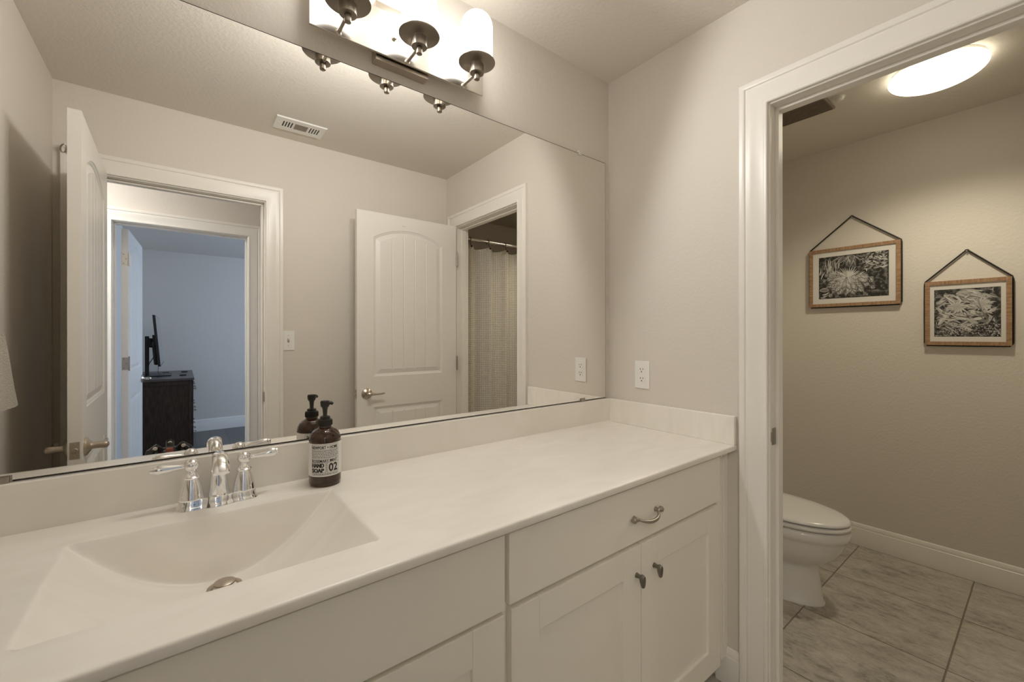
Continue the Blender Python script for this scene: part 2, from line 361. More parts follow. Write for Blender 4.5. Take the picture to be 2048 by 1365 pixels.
# ------------------------------------------------------------------ moulded two-panel arch-top doors
def door_mesh(Wd, Hd, th=0.035, z0=0.012):
    xl, xr = 0.113, Wd - 0.104
    lo_b, lo_t, up_b, up_c, arch = 0.245, 0.816, 1.009, 1.888, 0.068
    half = (xr - xl) / 2; xm = (xl + xr) / 2
    R = (half * half + arch * arch) / (2 * arch)
    def top(x): return up_c + math.sqrt(max(R * R - (x - xm) ** 2, 0)) - (R - arch)
    gro = [xl + 0.045 + (xr - xl - 0.09) * k / 5 for k in range(1, 5)]
    def prof(d):
        if d <= 0: return 0.0
        for (a, ha), (b, hb) in zip(P_, P_[1:]):
            if d <= b: return ha + (hb - ha) * (d - a) / (b - a)
        return P_[-1][1]
    P_ = [(0, 0), (0.003, 0.0035), (0.010, 0.0055), (0.013, 0.0085), (0.018, 0.0085), (0.040, 0.0025), (0.043, 0.0015)]
    def depth(x, z):
        dx = min(x - xl, xr - x)
        if dx <= 0: return 0.0
        if lo_b < z < lo_t: d = min(dx, z - lo_b, lo_t - z)
        elif z > up_b:
            cz = up_c + arch - R
            d = min(dx, z - up_b, (R - math.hypot(x - xm, z - cz)) if z > 1.7 else 1.0)
        else: return 0.0
        h = prof(d)
        if d > 0.040:
            for g in gro:
                q = abs(x - g)
                if q < 0.005: h = max(h, 0.0015 + 0.004 * (1 - q / 0.005))
        return h
    offs = [0, 0.003, 0.0065, 0.010, 0.013, 0.018, 0.025, 0.033, 0.040, 0.043]
    xs = {0.0, Wd} | {xl + o for o in offs} | {xr - o for o in offs} | {g + o for g in gro for o in (-0.005, 0, 0.005)}
    xs |= set(lin(xl + 0.05, xr - 0.05, 26))
    cs = sorted({z0} | {b + o for b in (lo_b, up_b) for o in offs} | {lo_t - o for o in offs} | {0.45, 0.6, 1.2, 1.4, 1.6, 1.75, 1.80})
    cs = [z for i, z in enumerate(cs) if i == 0 or z - cs[i - 1] > 0.0008]
    xs = sorted(xs); xs = [x for i, x in enumerate(xs) if i == 0 or x - xs[i - 1] > 0.0008]
    def arc(o):
        def f(x):
            xc = min(max(x, xl), xr); q = (xc - xm) / R
            return top(xc) - o / math.sqrt(1 - q * q)
        return f
    zs = [(lambda x, z=z: z) for z in cs] + [arc(o) for o in sorted(offs + [0.0005, 0.055], reverse=True)] + [lambda x: Hd]
    bm = BM()
    f0 = grid(bm, xs, zs, lambda x, z: (x, depth(x, z(x)), z(x))); f1 = grid(bm, xs, zs, lambda x, z: (x, th - depth(x, z(x)), z(x)))
    nx, nz = len(xs), len(zs)
    for i in range(nx - 1):
        bm.faces.new((f0[i][0], f1[i][0], f1[i + 1][0], f0[i + 1][0])); bm.faces.new((f0[i][-1], f0[i + 1][-1], f1[i + 1][-1], f1[i][-1]))
    for j in range(nz - 1):
        bm.faces.new((f0[0][j], f0[0][j + 1], f1[0][j + 1], f1[0][j])); bm.faces.new((f0[-1][j], f1[-1][j], f1[-1][j + 1], f0[-1][j + 1]))
    return bm
def lever(bm, x, z, y, side, toward=-1):
    """rose, neck and lever on one face of a door; side = +-1 outward in local y, toward = lever direction in local x"""
    lathe(bm, [(0.033, 0), (0.033, 0.004 * side), (0.030, 0.008 * side), (0.020, 0.013 * side), (0.016, 0.017 * side)], (x, y, z), 'y', 32)
    lathe(bm, [(0.015, 0.012 * side), (0.012, 0.020 * side), (0.0125, 0.042 * side), (0.014, 0.048 * side), (0.012, 0.058 * side), (0.005, 0.063 * side)], (x, y, z), 'y', 24)
    yy = y + 0.047 * side
    pts = [(x + toward * d, yy, z + dz) for d, dz in ((0.0, 0), (0.018, 0.0), (0.035, -0.001), (0.055, -0.002), (0.075, -0.0015), (0.090, 0.0005), (0.098, 0.001))]
    tube(bm, pts, [0.010, 0.0085, 0.0065, 0.0058, 0.0062, 0.0062, 0.004], 14)
def make_door(name, label, Wd, Hd, loc, rot, handle_z=0.905, hinge_side=1, hinge_mats=('hinge', 'hinge', 'hinge'), hinge_z=(1.81, 1.07, 0.25), handles=True):
    o = obj(name, door_mesh(Wd, Hd), M['door'], angle=4); o.location = loc; o.rotation_euler = (0, 0, rot); o['kind'] = 'structure'; o['label'] = label
    th = 0.035; xh = Wd - 0.060
    if handles:
        for side, y in ((-1, 0.0), (1, th)):
            bm = BM(); lever(bm, xh, handle_z, y, side); obj('lever_handle', bm, M['nickel'], o, local=True)
        bm = BM(); box(bm, Wd - 0.002, Wd + 0.0015, 0.005, 0.030, handle_z - 0.029, handle_z + 0.029, 0.0008, 1)
        lathe(bm, [(0.009, Wd + 0.001), (0.009, Wd + 0.006), (0.0075, Wd + 0.008)], (0, th / 2, handle_z), 'x', 20)
        for dz in (-0.021, 0.021): lathe(bm, [(0.003, Wd + 0.001), (0.002, Wd + 0.0025)], (0, th / 2, handle_z + dz), 'x', 10)
        obj('latch_plate', bm, M['nickel'], o, local=True)
    for hz, hm in zip(hinge_z, hinge_mats):
        bm = BM(); yk = -0.006 if hinge_side > 0 else th + 0.006
        lathe(bm, [(0.0055, -0.044), (0.0055, 0.044)], (-0.004, yk, hz), 'z', 14); ball(bm, (-0.004, yk, hz + 0.046), 0.0055); ball(bm, (-0.004, yk, hz - 0.046), 0.0055)
        box(bm, -0.0022, -0.0002, 0.002, 0.033, hz - 0.044, hz + 0.044, 0.0006, 1)
        for (dy, dz) in ((0.012, 0.032), (0.024, 0.0), (0.012, -0.032)):
            lathe(bm, [(0.0036, -0.0021), (0.0030, -0.0032)], (0, dy, hz + dz), 'x', 10, mi=1)
        obj('hinge', bm, [M[hm], M['pewter']], o, local=True)
    return o
d1 = make_door('door_1', 'white arched two-panel door standing open beside the toilet room doorway', 0.700, 2.046, (-0.022, -1.358, 0), PI, hinge_side=1)
# a pair of small screw holes above the arch of door_1
bm = BM()
for dx in (-0.006, 0.006): lathe(bm, [(0.0026, 0.0001), (0.0022, -0.0006)], (0.395 + dx, 0, 1.985), 'y', 10)
obj('screw_hole', bm, M['pewter'], d1, local=True)
A2 = PI / 2 - math.atan2(0.0115, 0.735)
d2 = make_door('door_2', 'white arched two-panel door swung open edge-on at the hall doorway', 0.735, 2.037, (-1.848, -1.512, 0), A2, handle_z=0.876, hinge_side=-1)
d3 = make_door('door_3', 'white arched panel door open into the blue-lit bedroom', 0.755, 2.022, (-1.902, -2.762, 0), -PI / 2 + math.atan2(0.033, 0.745), hinge_mats=('hinge_pale', 'hinge', 'hinge'), handles=True, hinge_side=-1)
# hinge-pin door stop with a looped bumper on the casing top
bm = BM(); pts = [(-1.992 + 0.010 * math.sin(a), YS + 0.028 + 0.008 * math.cos(a), 2.123 + 0.016 * math.cos(a) + 0.006 * math.sin(a)) for a in lin(0, 2 * PI, 18)[:-1]]
tube(bm, pts, 0.003, 8, closed=True); tube(bm, [(-1.984, YS + 0.026, 2.112), (-1.968, YS + 0.022, 2.098), (-1.955, YS + 0.020, 2.093)], 0.003, 8)
tag(obj('wall_hook', bm, M['nickel_dark']), 'small looped metal hook on the casing corner behind the hall door', 'hook')

# ------------------------------------------------------------------ vanity countertop with moulded basin
ct = thing('vanity_countertop', 'cream marble-look vanity top with moulded basin and splashes', 'countertop', (-1.0, -0.28, TOP))
XC, AX = -1.502, 0.2365; YBK, YFR = -0.133, -0.468; DEP = 0.132
def smin(a, b, k):
    h = max(k - abs(a - b), 0.0) / k
    return min(a, b) - h * h * k * 0.25
def top_z(x, y):
    s = (x - XC) / AX; db, df = YBK - y, y - YFR
    if abs(s) >= 1 or db <= 0 or df <= 0: return TOP
    floor_d = DEP * (1 - abs(s) ** 2.0)
    d = smin(smin(floor_d, db * 4.6, 0.018), df * 2.6, 0.022)
    return TOP - max(0.0, d)
bm = BM()
xs = sorted(set([round(v, 4) for v in lin(XW + 0.001, XC - AX - 0.02, 6) + lin(XC - AX - 0.015, XC - AX + 0.02, 12) + lin(XC - AX + 0.025, XC + AX - 0.025, 48) + lin(XC + AX - 0.02, XC + AX + 0.015, 12) + lin(XC + AX + 0.02, -0.001, 12)]))
ys = sorted(set([round(v, 4) for v in lin(-0.5663, YFR - 0.02, 6) + lin(YFR - 0.01, YFR + 0.09, 24) + lin(YFR + 0.1, YBK - 0.06, 14) + lin(YBK - 0.055, YBK + 0.004, 40) + lin(YBK + 0.02, -0.016, 6) + [-0.012, 0.004]]))
g = grid(bm, xs, ys, lambda x, y: (x, y, top_z(x, y) + (0.0035 * smooth((y + 0.026) / 0.014) if y > -0.026 else 0)))
fr = [(-0.5690, TOP - 0.0008), (-0.5708, TOP - 0.0028), (-0.5713, TOP - 0.0055), (-0.5713, TOP - 0.0150), (-0.5700, TOP - 0.0185), (-0.5670, TOP - 0.0200), (-0.520, TOP - 0.0200)]
prev = [r[0] for r in g]
for (y, z) in fr:
    cur = [bm.verts.new((x, y, z)) for x in xs]
    for i in range(len(xs) - 1): bm.faces.new((prev[i], prev[i + 1], cur[i + 1], cur[i]))
    prev = cur
obj('basin_top', bm, M['counter'], ct, angle=40)
bm = BM(); box(bm, XW + 0.001, -0.001, -0.014, 0.0050, TOP + 0.001, TOP + 0.1035, 0.003, 3); obj('backsplash', bm, M['counter'], ct)
bm = BM(); box(bm, -0.020, -0.0005, -0.5713, -0.010, TOP - 0.001, TOP + 0.1035, 0.004, 3); obj('side_splash', bm, M['counter'], ct)
dz = top_z(-1.497, -0.205)
bm = BM(); lathe(bm, [(0.031, 0.0), (0.031, 0.003), (0.024, 0.004), (0.021, 0.001), (0.019, -0.004)], (-1.497, -0.205, dz), 'z', 36, cap=False); dr = obj('drain_flange', bm, M['nickel'], ct)
bm = BM(); lathe(bm, [(0.006, -0.02), (0.006, 0.008), (0.0185, 0.0095), (0.019, 0.0125), (0.014, 0.0150), (0.001, 0.016)], (-1.497, -0.205, dz), 'z', 36); obj('drain_stopper', bm, M['nickel'], dr)

# ------------------------------------------------------------------ vanity cabinets
YF = -0.532; YD = -0.5513
def shaker(bm, x0, x1, z0, z1, st=0.080):
    y0, y1 = YD, YF - 0.001
    box(bm, x0, x0 + st, y0, y1, z0, z1, 0.0015, 2); box(bm, x1 - st, x1, y0, y1, z0, z1, 0.0015, 2)
    box(bm, x0 + st, x1 - st, y0, y1, z1 - st + 0.004, z1, 0.0015, 2); box(bm, x0 + st, x1 - st, y0, y1, z0, z0 + st, 0.0015, 2)
    box(bm, x0 + st - 0.004, x1 - st + 0.004, y0 + 0.009, y1 - 0.002, z0 + st - 0.004, z1 - st + 0.008)
def knob(parent, x, z):
    bm = BM(); lathe(bm, [(0.0075, 0), (0.0062, -0.004), (0.0056, -0.010), (0.0068, -0.016)], (x, YD, z + 0.004), 'y', 20)
    rings = []
    for (dy, sx, sz, oz) in ((-0.013, 0.004, 0.006, 0.002), (-0.0145, 0.0085, 0.0135, -0.002), (-0.018, 0.0100, 0.0185, -0.005), (-0.0225, 0.0098, 0.0185, -0.0055), (-0.026, 0.0080, 0.0155, -0.005), (-0.0275, 0.004, 0.009, -0.004)):
        rings.append([(x + sx * (0.80 + 0.20 * math.sin(a)) * math.cos(a), YD + dy, z + oz + sz * math.sin(a)) for a in lin(0, 2 * PI, 25)[:-1]])
    loft(bm, rings); obj('knob', bm, M['pewter'], parent)
def cabinet(name, label, x0, x1, wall_end):
    t = thing(name, label, 'cabinet', ((x0 + x1) / 2, -0.27, 0))
    bm = BM()
    for a, b_ in ((x0, x0 + 0.016), (x1 - 0.016, x1)): box(bm, a, b_, YF + 0.019, 0.002, 0.105, 0.848)
    box(bm, x0, x1, -0.02, 0.002, 0.105, 0.72); box(bm, x0 + 0.016, x1 - 0.016, YF + 0.019, -0.02, 0.105, 0.121)
    box(bm, x0, x1, -0.46, -0.445, 0.0, 0.105)
    for a in (x0, x1 - 0.016): box(bm, a, a + 0.016, -0.445, 0.002, 0.0, 0.105)
    obj('carcass', bm, M['cabinet_in'], t)
    bm = BM(); r = 0.045
    box(bm, x0, x0 + r, YF, YF + 0.019, 0.105, 0.852, 0.001, 1); box(bm, x1 - r, x1, YF, YF + 0.019, 0.105, 0.852, 0.001, 1)
    for z0, z1 in ((0.816, 0.852), (0.662, 0.700), (0.105, 0.140)): box(bm, x0 + r, x1 - r, YF, YF + 0.019, z0, z1)
    box(bm, (x0 + x1) / 2 - 0.02, (x0 + x1) / 2 + 0.02, YF, YF + 0.019, 0.14, 0.662)
    obj('face_frame', bm, M['cabinet'], t)
    return t
cR = cabinet('vanity_cabinet', 'cream vanity cabinet with pull drawer beside the toilet room doorway', -1.022, -0.046, True)
bm = BM(); box(bm, -1.0150, -0.0826, YD, YF - 0.001, 0.6872, 0.842, 0.0025, 2); dw = obj('drawer', bm, M['cabinet'], cR)
# bow pull on the drawer
bm = BM(); z0 = 0.758; pts = []; rr = []
for k in range(17):
    q = -1 + k / 8; pts.append((-0.527 + 0.050 * q, YD - 0.010 - 0.020 * (1 - abs(q) ** 2.6), z0 - 0.010 * (1 - q * q))); rr.append(0.0034 + 0.0022 * (1 - q * q))
tube(bm, pts, rr, 14)
for s_ in (-1, 1):
    x = -0.527 + s_ * 0.052
    lathe(bm, [(0.0075, 0), (0.006, -0.004), (0.0055, -0.010)], (x, YD, z0), 'y', 18); ball(bm, (x, YD - 0.011, z0), 0.0068)
    lathe(bm, [(0.0050, x + s_ * 0.004), (0.0075, x + s_ * 0.008), (0.0085, x + s_ * 0.013), (0.006, x + s_ * 0.018), (0.001, x + s_ * 0.020)], (0, YD - 0.011, z0), 'x', 18)
obj('drawer_pull', bm, M['nickel_dark'], dw)
for x0, x1, kx in ((-1.0092, -0.5452, -0.5665), (-0.5425, -0.0826, -0.4825)):
    bm = BM(); shaker(bm, x0, x1, 0.108, 0.675); d = obj('cabinet_door', bm, M['cabinet'], cR); knob(d, kx, 0.592)
bm = BM(); box(bm, -0.0440, -0.0305, YF - 0.003, YF + 0.016, 0.10, 0.852, 0.001, 1); box(bm, -0.0290, 0.0, YF - 0.006, YF + 0.016, 0.10, 0.8530, 0.001, 1)
obj('filler_strip', bm, M['cabinet'], cR)
cL = cabinet('sink_cabinet', 'cream sink base cabinet with plain false front under the basin', -2.024, -1.0235, False)
bm = BM(); box(bm, -1.985, -1.0262, YD, YF - 0.001, 0.6815, 0.842, 0.0025, 2); obj('false_front', bm, M['cabinet'], cL)
for x0, x1, kx in ((-1.985, -1.5075, -1.53), (-1.5045, -1.0280, -1.482)):
    bm = BM(); shaker(bm, x0, x1, 0.108, 0.6725); d = obj('cabinet_door', bm, M['cabinet'], cL); knob(d, kx, 0.592)

# ------------------------------------------------------------------ wall mirror
mt = thing('wall_mirror', 'large frameless mirror on the wall above the countertop', 'mirror', (-1.0, 0.003, 0.979))
bm = BM(); X0, X1, Z0, Z1 = XW + 0.006, -0.0277, 0.9790, 2.0605
v = [bm.verts.new(p) for p in ((X0 + .0026, 0, Z0 + .0026), (X1 - .0026, 0, Z0 + .0026), (X1 - .0026, 0, Z1 - .0026), (X0 + .0026, 0, Z1 - .0026))]
bm.faces.new(v)
b0 = [bm.verts.new(p) for p in ((X0, 0.001, Z0), (X1, 0.001, Z0), (X1, 0.001, Z1), (X0, 0.001, Z1))]
b1 = [bm.verts.new(p) for p in ((X0, 0.0055, Z0), (X1, 0.0055, Z0), (X1, 0.0055, Z1), (X0, 0.0055, Z1))]
for a, b_ in ((v, b0), (b0, b1)):
    for k in range(4): bm.faces.new((a[k], a[(k + 1) % 4], b_[(k + 1) % 4], b_[k])).material_index = 1
bm.faces.new(b1[::-1]).material_index = 1
bmesh.ops.recalc_face_normals(bm, faces=bm.faces)
obj('mirror_glass', bm, [M['mirror'], M['mirror_edge']], mt, angle=5)
def clip(x, z, up, m):
    bm = BM(); s_ = 1 if up else -1
    box(bm, x - 0.009, x + 0.009, -0.0035, 0.0055, min(z, z + s_ * 0.012), max(z, z + s_ * 0.012), 0.0015, 2)
    box(bm, x - 0.009, x + 0.009, -0.0045, -0.0015, min(z - s_ * 0.009, z + s_ * 0.004), max(z - s_ * 0.009, z + s_ * 0.004), 0.001, 2)
    obj('mirror_clip', bm, m, mt)
M['clear_clip'] = mat('clear_plastic', (0.75, 0.72, 0.66), 0.2)
clip(-0.2012, Z1, True, M['clear_clip'])
bm = BM()
for x in (-0.184, -1.846): 
    bm = BM(); box(bm, x - 0.014, x + 0.012, -0.0055, 0.0008, 0.9772, 0.9895, 0.0015, 2); box(bm, x - 0.017, x + 0.015, -0.0012, 0.0009, 0.9772, 0.9915, 0.0004, 1)
    obj('mirror_clip', bm, M['nickel_dark'], mt)

# ------------------------------------------------------------------ vanity light over the mirror
def bulb(name, loc, direction, energy, color, cone, rad, blend=0.25):
    l = bpy.data.lights.new(name, 'SPOT'); l.energy = energy; l.color = color; l.spot_size = math.radians(cone); l.spot_blend = blend; l.shadow_soft_size = rad
    o = bpy.data.objects.new(name, l); C.objects.link(o); o.location = loc
    o.rotation_euler = Vector(direction).to_track_quat('-Z', 'Y').to_euler(); return o
vl = thing('vanity_light', 'three-light brushed nickel vanity fixture with white glass cylinders', 'wall lamp', (-1.02, 0.0, 2.17))
bm = BM(); box(bm, -1.112, -0.940, -0.028, 0.0055, 2.092, 2.268, 0.002, 2); obj('wall_canopy', bm, M['nickel'], vl)
bm = BM(); box(bm, -1.2975, -0.7375, -0.0415, -0.0345, 2.1045, 2.2370, 0.0012, 2); bp_ = obj('back_bar', bm, M['plate'], vl)
bm = BM()
for x in (-1.060,):
    lathe(bm, [(0.008, -0.041), (0.008, -0.048), (0.005, -0.051)], (x, 0, 2.166), 'y', 20)
obj('thumb_screw', bm, M['nickel'], bp_)
for x in (-1.2222, -1.0183, -0.8172):
    y = -0.1255
    bm = BM(); tube(bm, [(x, -0.040, 2.111), (x, -0.075, 2.112), (x, y + 0.01, 2.1135)], 0.0048, 12); ball(bm, (x, -0.041, 2.111), 0.0085, (1, 0.8, 1)); obj('arm', bm, M['nickel'], vl)
    bm = BM()
    lathe(bm, [(0.0005, 2.0905), (0.0085, 2.0915), (0.0090, 2.094), (0.0090, 2.1085), (0.0075, 2.110), (0.0175, 2.1105), (0.0225, 2.1115), (0.0225, 2.1390), (0.0250, 2.1400), (0.0320, 2.1408), (0.0340, 2.1418), (0.0560, 2.1440), (0.0588, 2.1455), (0.0588, 2.1475), (0.0560, 2.1480), (0.0005, 2.1480)], (x, y, 0), 'z', 48)
    obj('dish', bm, M['dish_nickel'], vl)
    bm = BM(); pr = [(0.0490, 2.1485), (0.0503, 2.152), (0.0503, 2.262)]
    for k in range(1, 11): a = PI / 2 * k / 10; pr.append((max(0.0503 * math.cos(a), 0.0004), 2.262 + 0.0445 * math.sin(a)))
    lathe(bm, pr, (x, y, 0), 'z', 48); obj('glass_shade', bm, M['shade'], vl)
    bulb('vanity_bulb', (x, y - 0.060, 2.20), (0, -1, -0.42), VANITY_BULB, LAMP, 172, 0.05)

# ------------------------------------------------------------------ faucet
FX, FY = -1.4985, -0.057
fa = thing('faucet', 'polished chrome two-handle faucet behind the basin', 'faucet', (FX, FY, TOP))
bm = BM()
def stadium(hx, hy, n=48, pinch=0.0, bow=0.0):
    out = []
    for k in range(n):
        a = 2 * PI * k / n; c, s_ = math.cos(a), math.sin(a)
        x = (hx - hy) * (1 if c > 0 else -1) * min(1, abs(c) * 1.6) + hy * c; y = hy * s_
        mid = math.exp(-((x / 0.022) ** 2)); y *= (1 + bow * mid) * (1 - pinch * math.exp(-(((abs(x) - 0.032) / 0.012) ** 2)))
        out.append((x, y))
    return out
rings = []
for hx, hy, z in ((0.0805, 0.0290, 0.0), (0.0805, 0.0290, 0.0025), (0.0775, 0.0265, 0.006), (0.0755, 0.0250, 0.012), (0.0740, 0.0240, 0.0205), (0.0725, 0.0228, 0.0225)):
    rings.append([(FX + x, FY + y, TOP + z) for x, y in stadium(hx, hy, 64, 0.10, 0.14)])
loft(bm, rings); obj('base_plate', bm, M['chrome'], fa, angle=50)
for s_, tip_dz in ((-1, -0.001), (1, 0.003)):
    hx = FX + s_ * 0.0508
    bm = BM(); lathe(bm, [(r_, z_ * 0.93) for r_, z_ in [(0.0240, 0.022), (0.0245, 0.0245), (0.0236, 0.027), (0.0228, 0.034), (0.0208, 0.047), (0.0178, 0.060), (0.0150, 0.069), (0.0142, 0.072), (0.0168, 0.0740), (0.0172, 0.0765), (0.0150, 0.0785), (0.0126, 0.082), (0.0100, 0.0875), (0.0092, 0.0905)]], (hx, FY, TOP), 'z', 36)
    hb = obj('handle_body', bm, M['chrome'], fa)
    bm = BM(); cz = TOP + 0.0965; ball(bm, (hx, FY, cz), 0.0152, u=28, v=18)
    pts = []; rs = []
    for d, r in ((0.010, 0.0056), (0.018, 0.0054), (0.024, 0.0060), (0.034, 0.0074), (0.046, 0.0092), (0.056, 0.0106), (0.064, 0.0112), (0.070, 0.0108), (0.0735, 0.0096), (0.0745, 0.0080), (0.0775, 0.0078), (0.0805, 0.0066), (0.0825, 0.0030)):
        pts.append((hx + s_ * d * 0.90, FY - 0.004 * d / 0.08 * (1 if s_ > 0 else -1.5), cz + tip_dz * d / 0.08 + (0.003 if s_ > 0 else 0.0) * (d / 0.08))); rs.append(r)
    tube(bm, pts, rs, 20); obj('lever', bm, M['chrome'], hb)
# spout: tapered column flowing over into a hooded nose
bm = BM(); rings = []
sp = [(0.0, 0.022, 0.0215, 0.0190, 0.0), (0.0, 0.034, 0.0200, 0.0180, 0.0), (0.001, 0.060, 0.0176, 0.0165, 0.0), (0.002, 0.085, 0.0160, 0.0155, 0.05), (0.001, 0.102, 0.0152, 0.0150, 0.25), (-0.006, 0.115, 0.0150, 0.0140, 0.7), (-0.018, 0.1235, 0.0150, 0.0125, 1.15), (-0.034, 0.1265, 0.0154, 0.0115, 1.5), (-0.052, 0.1240, 0.0160, 0.0108, 1.8), (-0.068, 0.1160, 0.0164, 0.0100, 2.1), (-0.080, 0.1060, 0.0162, 0.0090, 2.35), (-0.086, 0.0985, 0.0156, 0.0080, 2.45)]
for dy, dz_, a, b_, th in sp:
    ring = []
    for k in range(32):
        q = 2 * PI * k / 32; lx, lt = a * math.cos(q), b_ * math.sin(q)
        ring.append((FX + lx, FY + dy + lt * math.cos(th), TOP + dz_ * 0.915 + lt * math.sin(th)))
    rings.append(ring)
loft(bm, rings); obj('spout', bm, M['chrome'], fa, angle=60)
bm = BM(); lathe(bm, [(0.0025, 0.10), (0.0025, 0.150), (0.0050, 0.152), (0.0058, 0.156), (0.004, 0.160)], (FX, FY + 0.022, TOP - 0.066), 'z', 14); obj('lift_rod', bm, M['chrome'], fa)

# ------------------------------------------------------------------ soap bottle
BX, BY, BR = -1.2665, -0.0735, 0.0396
so = thing('soap_bottle', 'amber glass hand soap bottle with white printed label and black pump', 'soap bottle', (BX, BY, TOP))
bm = BM(); lathe(bm, [(0.030, 0.0005), (0.036, 0.0015), (0.0385, 0.006), (BR, 0.012), (BR, 0.114), (0.0388, 0.122), (0.0366, 0.130), (0.0328, 0.1375), (0.0272, 0.1435), (0.0208, 0.1470), (0.0166, 0.1495), (0.0152, 0.153), (0.0150, 0.160), (0.0125, 0.162)], (BX, BY, TOP), 'z', 56)
obj('glass_bottle', bm, M['amber'], so)
bm = BM(); lathe(bm, [(0.030, 0.004), (0.0355, 0.010), (0.0360, 0.095), (0.0355, 0.110), (0.030, 0.124), (0.0005, 0.125)], (BX, BY, TOP), 'z', 40); obj('liquid_soap', bm, M['soap'], so)
LZ0, LZ1 = 0.0290, 0.1135
def lz(z): return LZ0 + (z - 0.0275) * (LZ1 - LZ0) / 0.076
def wrapped(a, z, r): return (BX + r * math.sin(a), BY - r * math.cos(a), TOP + z)
bm = BM(); A0 = -0.24       # label faces the camera
grid(bm, lin(-PI, PI, 97), [0.0275, 0.1035], lambda a, z: wrapped(A0 + a, lz(z), BR + 0.0004)); lb = obj('label', bm, M['label'], so, recalc=False)
def text_mesh(bm, s, width, height, cx, zc, bold=0.0, rad=BR + 0.0009):
    cu = bpy.data.curves.new('lettering', 'FONT'); cu.body = s; cu.offset = bold; cu.resolution_u = 3
    to = bpy.data.objects.new('lettering', cu); C.objects.link(to); bpy.context.view_layer.update()
    me = bpy.data.meshes.new_from_object(to.evaluated_get(bpy.context.evaluated_depsgraph_get()))
    bpy.data.objects.remove(to)
    xs_ = [v.co.x for v in me.vertices]; ys_ = [v.co.y for v in me.vertices]
    x0, x1, y0, y1 = min(xs_), max(xs_), min(ys_), max(ys_)
    vs = [bm.verts.new(wrapped(A0 + (cx + ((v.co.x - x0) / (x1 - x0) - 0.5) * width) / BR, lz(zc + ((v.co.y - y0) / (y1 - y0) - 0.5) * height), rad)) for v in me.vertices]
    for p in me.polygons:
        try: bm.faces.new([vs[i] for i in p.vertices])
        except ValueError: pass
    bpy.data.meshes.remove(me)
def bar(bm, u0, u1, z0, z1):
    grid(bm, lin(u0 / BR, u1 / BR, max(2, int((u1 - u0) / 0.004) + 1)), [z0, z1], lambda a, z: wrapped(A0 + a, lz(z), BR + 0.0009))
bm = BM(); HW = 0.0345
for q in (-0.0002, 0.0002): text_mesh(bm, 'NEWPORT + HOME', 0.0650, 0.0074, -0.001 + q, 0.0948, 0.008)
A0 += PI; text_mesh(bm, 'NEWPORT + HOME', 0.0655, 0.0120, -0.001, 0.0915, 0.01)
for z in (0.1005, 0.0830, 0.0305): bar(bm, -0.036, 0.036, z, z + 0.0006)
for u in (-0.036, 0.0355): bar(bm, u, u + 0.0005, 0.0305, 0.1010)
for row in range(11): bar(bm, -0.032, 0.032 - 0.004 * (row % 3), 0.0780 - row * 0.0042, 0.0792 - row * 0.0042)
A0 -= PI
for q in (-0.0002, 0.0002): text_mesh(bm, 'ROSEMARY MINT', 0.0635, 0.0064, -0.001 + q, 0.0640, 0.008)
for q in (-0.0007, 0.0, 0.0007): text_mesh(bm, 'HAND', 0.0302, 0.0096, -0.0180 + q, 0.0535, 0.02); text_mesh(bm, 'SOAP', 0.0302, 0.0096, -0.0180 + q, 0.0421, 0.02)
text_mesh(bm, '02', 0.0235, 0.0195, 0.0200, 0.0478, 0.03)
for z in (0.1010, 0.0888, 0.0690, 0.0596, 0.0362, 0.0305): bar(bm, -HW, HW, z, z + 0.00055)
for u in (-HW, HW - 0.0005, 0.0005, 0.0055): bar(bm, u, u + 0.0005, 0.0305 if abs(u) > 0.03 else 0.0362, 0.1015 if abs(u) > 0.03 else 0.0596)
rnd = random.Random(3)
for row in range(5):                         # rows of print too small to read
    z = 0.0858 - row * 0.0036; u = -HW + 0.0018
    while u < HW - 0.004:
        l = rnd.uniform(0.002, 0.0055); bar(bm, u, min(u + l, HW - 0.0015), z, z + 0.0013); u += l + 0.0011
u = -HW + 0.002
while u < HW - 0.004:
    l = rnd.uniform(0.002, 0.005); bar(bm, u, min(u + l, HW - 0.0015), 0.0325, 0.0340); u += l + 0.0012
for k in range(5): bar(bm, 0.0022, 0.0040, 0.0395 + k * 0.0040, 0.0415 + k * 0.0040)
obj('lettering', bm, M['ink'], lb, recalc=False)
bm = BM(); lathe(bm, [(0.0170, 0.1540), (0.0176, 0.1555), (0.0176, 0.1690), (0.0164, 0.1710), (0.0125, 0.1720), (0.0125, 0.1775), (0.0105, 0.1785), (0.0060, 0.1795), (0.0052, 0.1815), (0.0060, 0.1945), (0.0075, 0.2010), (0.0100, 0.2035), (0.0112, 0.2075), (0.0118, 0.2160), (0.0100, 0.2195), (0.0020, 0.2205)], (BX, BY, TOP), 'z', 36)
tube(bm, [(BX, BY, TOP + 0.2135), (BX + 0.008, BY - 0.0045, TOP + 0.2140), (BX + 0.0140, BY - 0.008, TOP + 0.2130), (BX + 0.0175, BY - 0.010, TOP + 0.2100)], [0.006, 0.0056, 0.0046, 0.0036], 14)
pu = obj('pump', bm, M['pump'], so)
bm = BM()
for k in range(36):
    a = 2 * PI * k / 36; box(bm, BX + 0.0176 * math.cos(a) - 0.0006, BX + 0.0176 * math.cos(a) + 0.0006, BY + 0.0176 * math.sin(a) - 0.0006, BY + 0.0176 * math.sin(a) + 0.0006, TOP + 0.1560, TOP + 0.1685)
obj('collar_ribs', bm, M['pump'], pu)

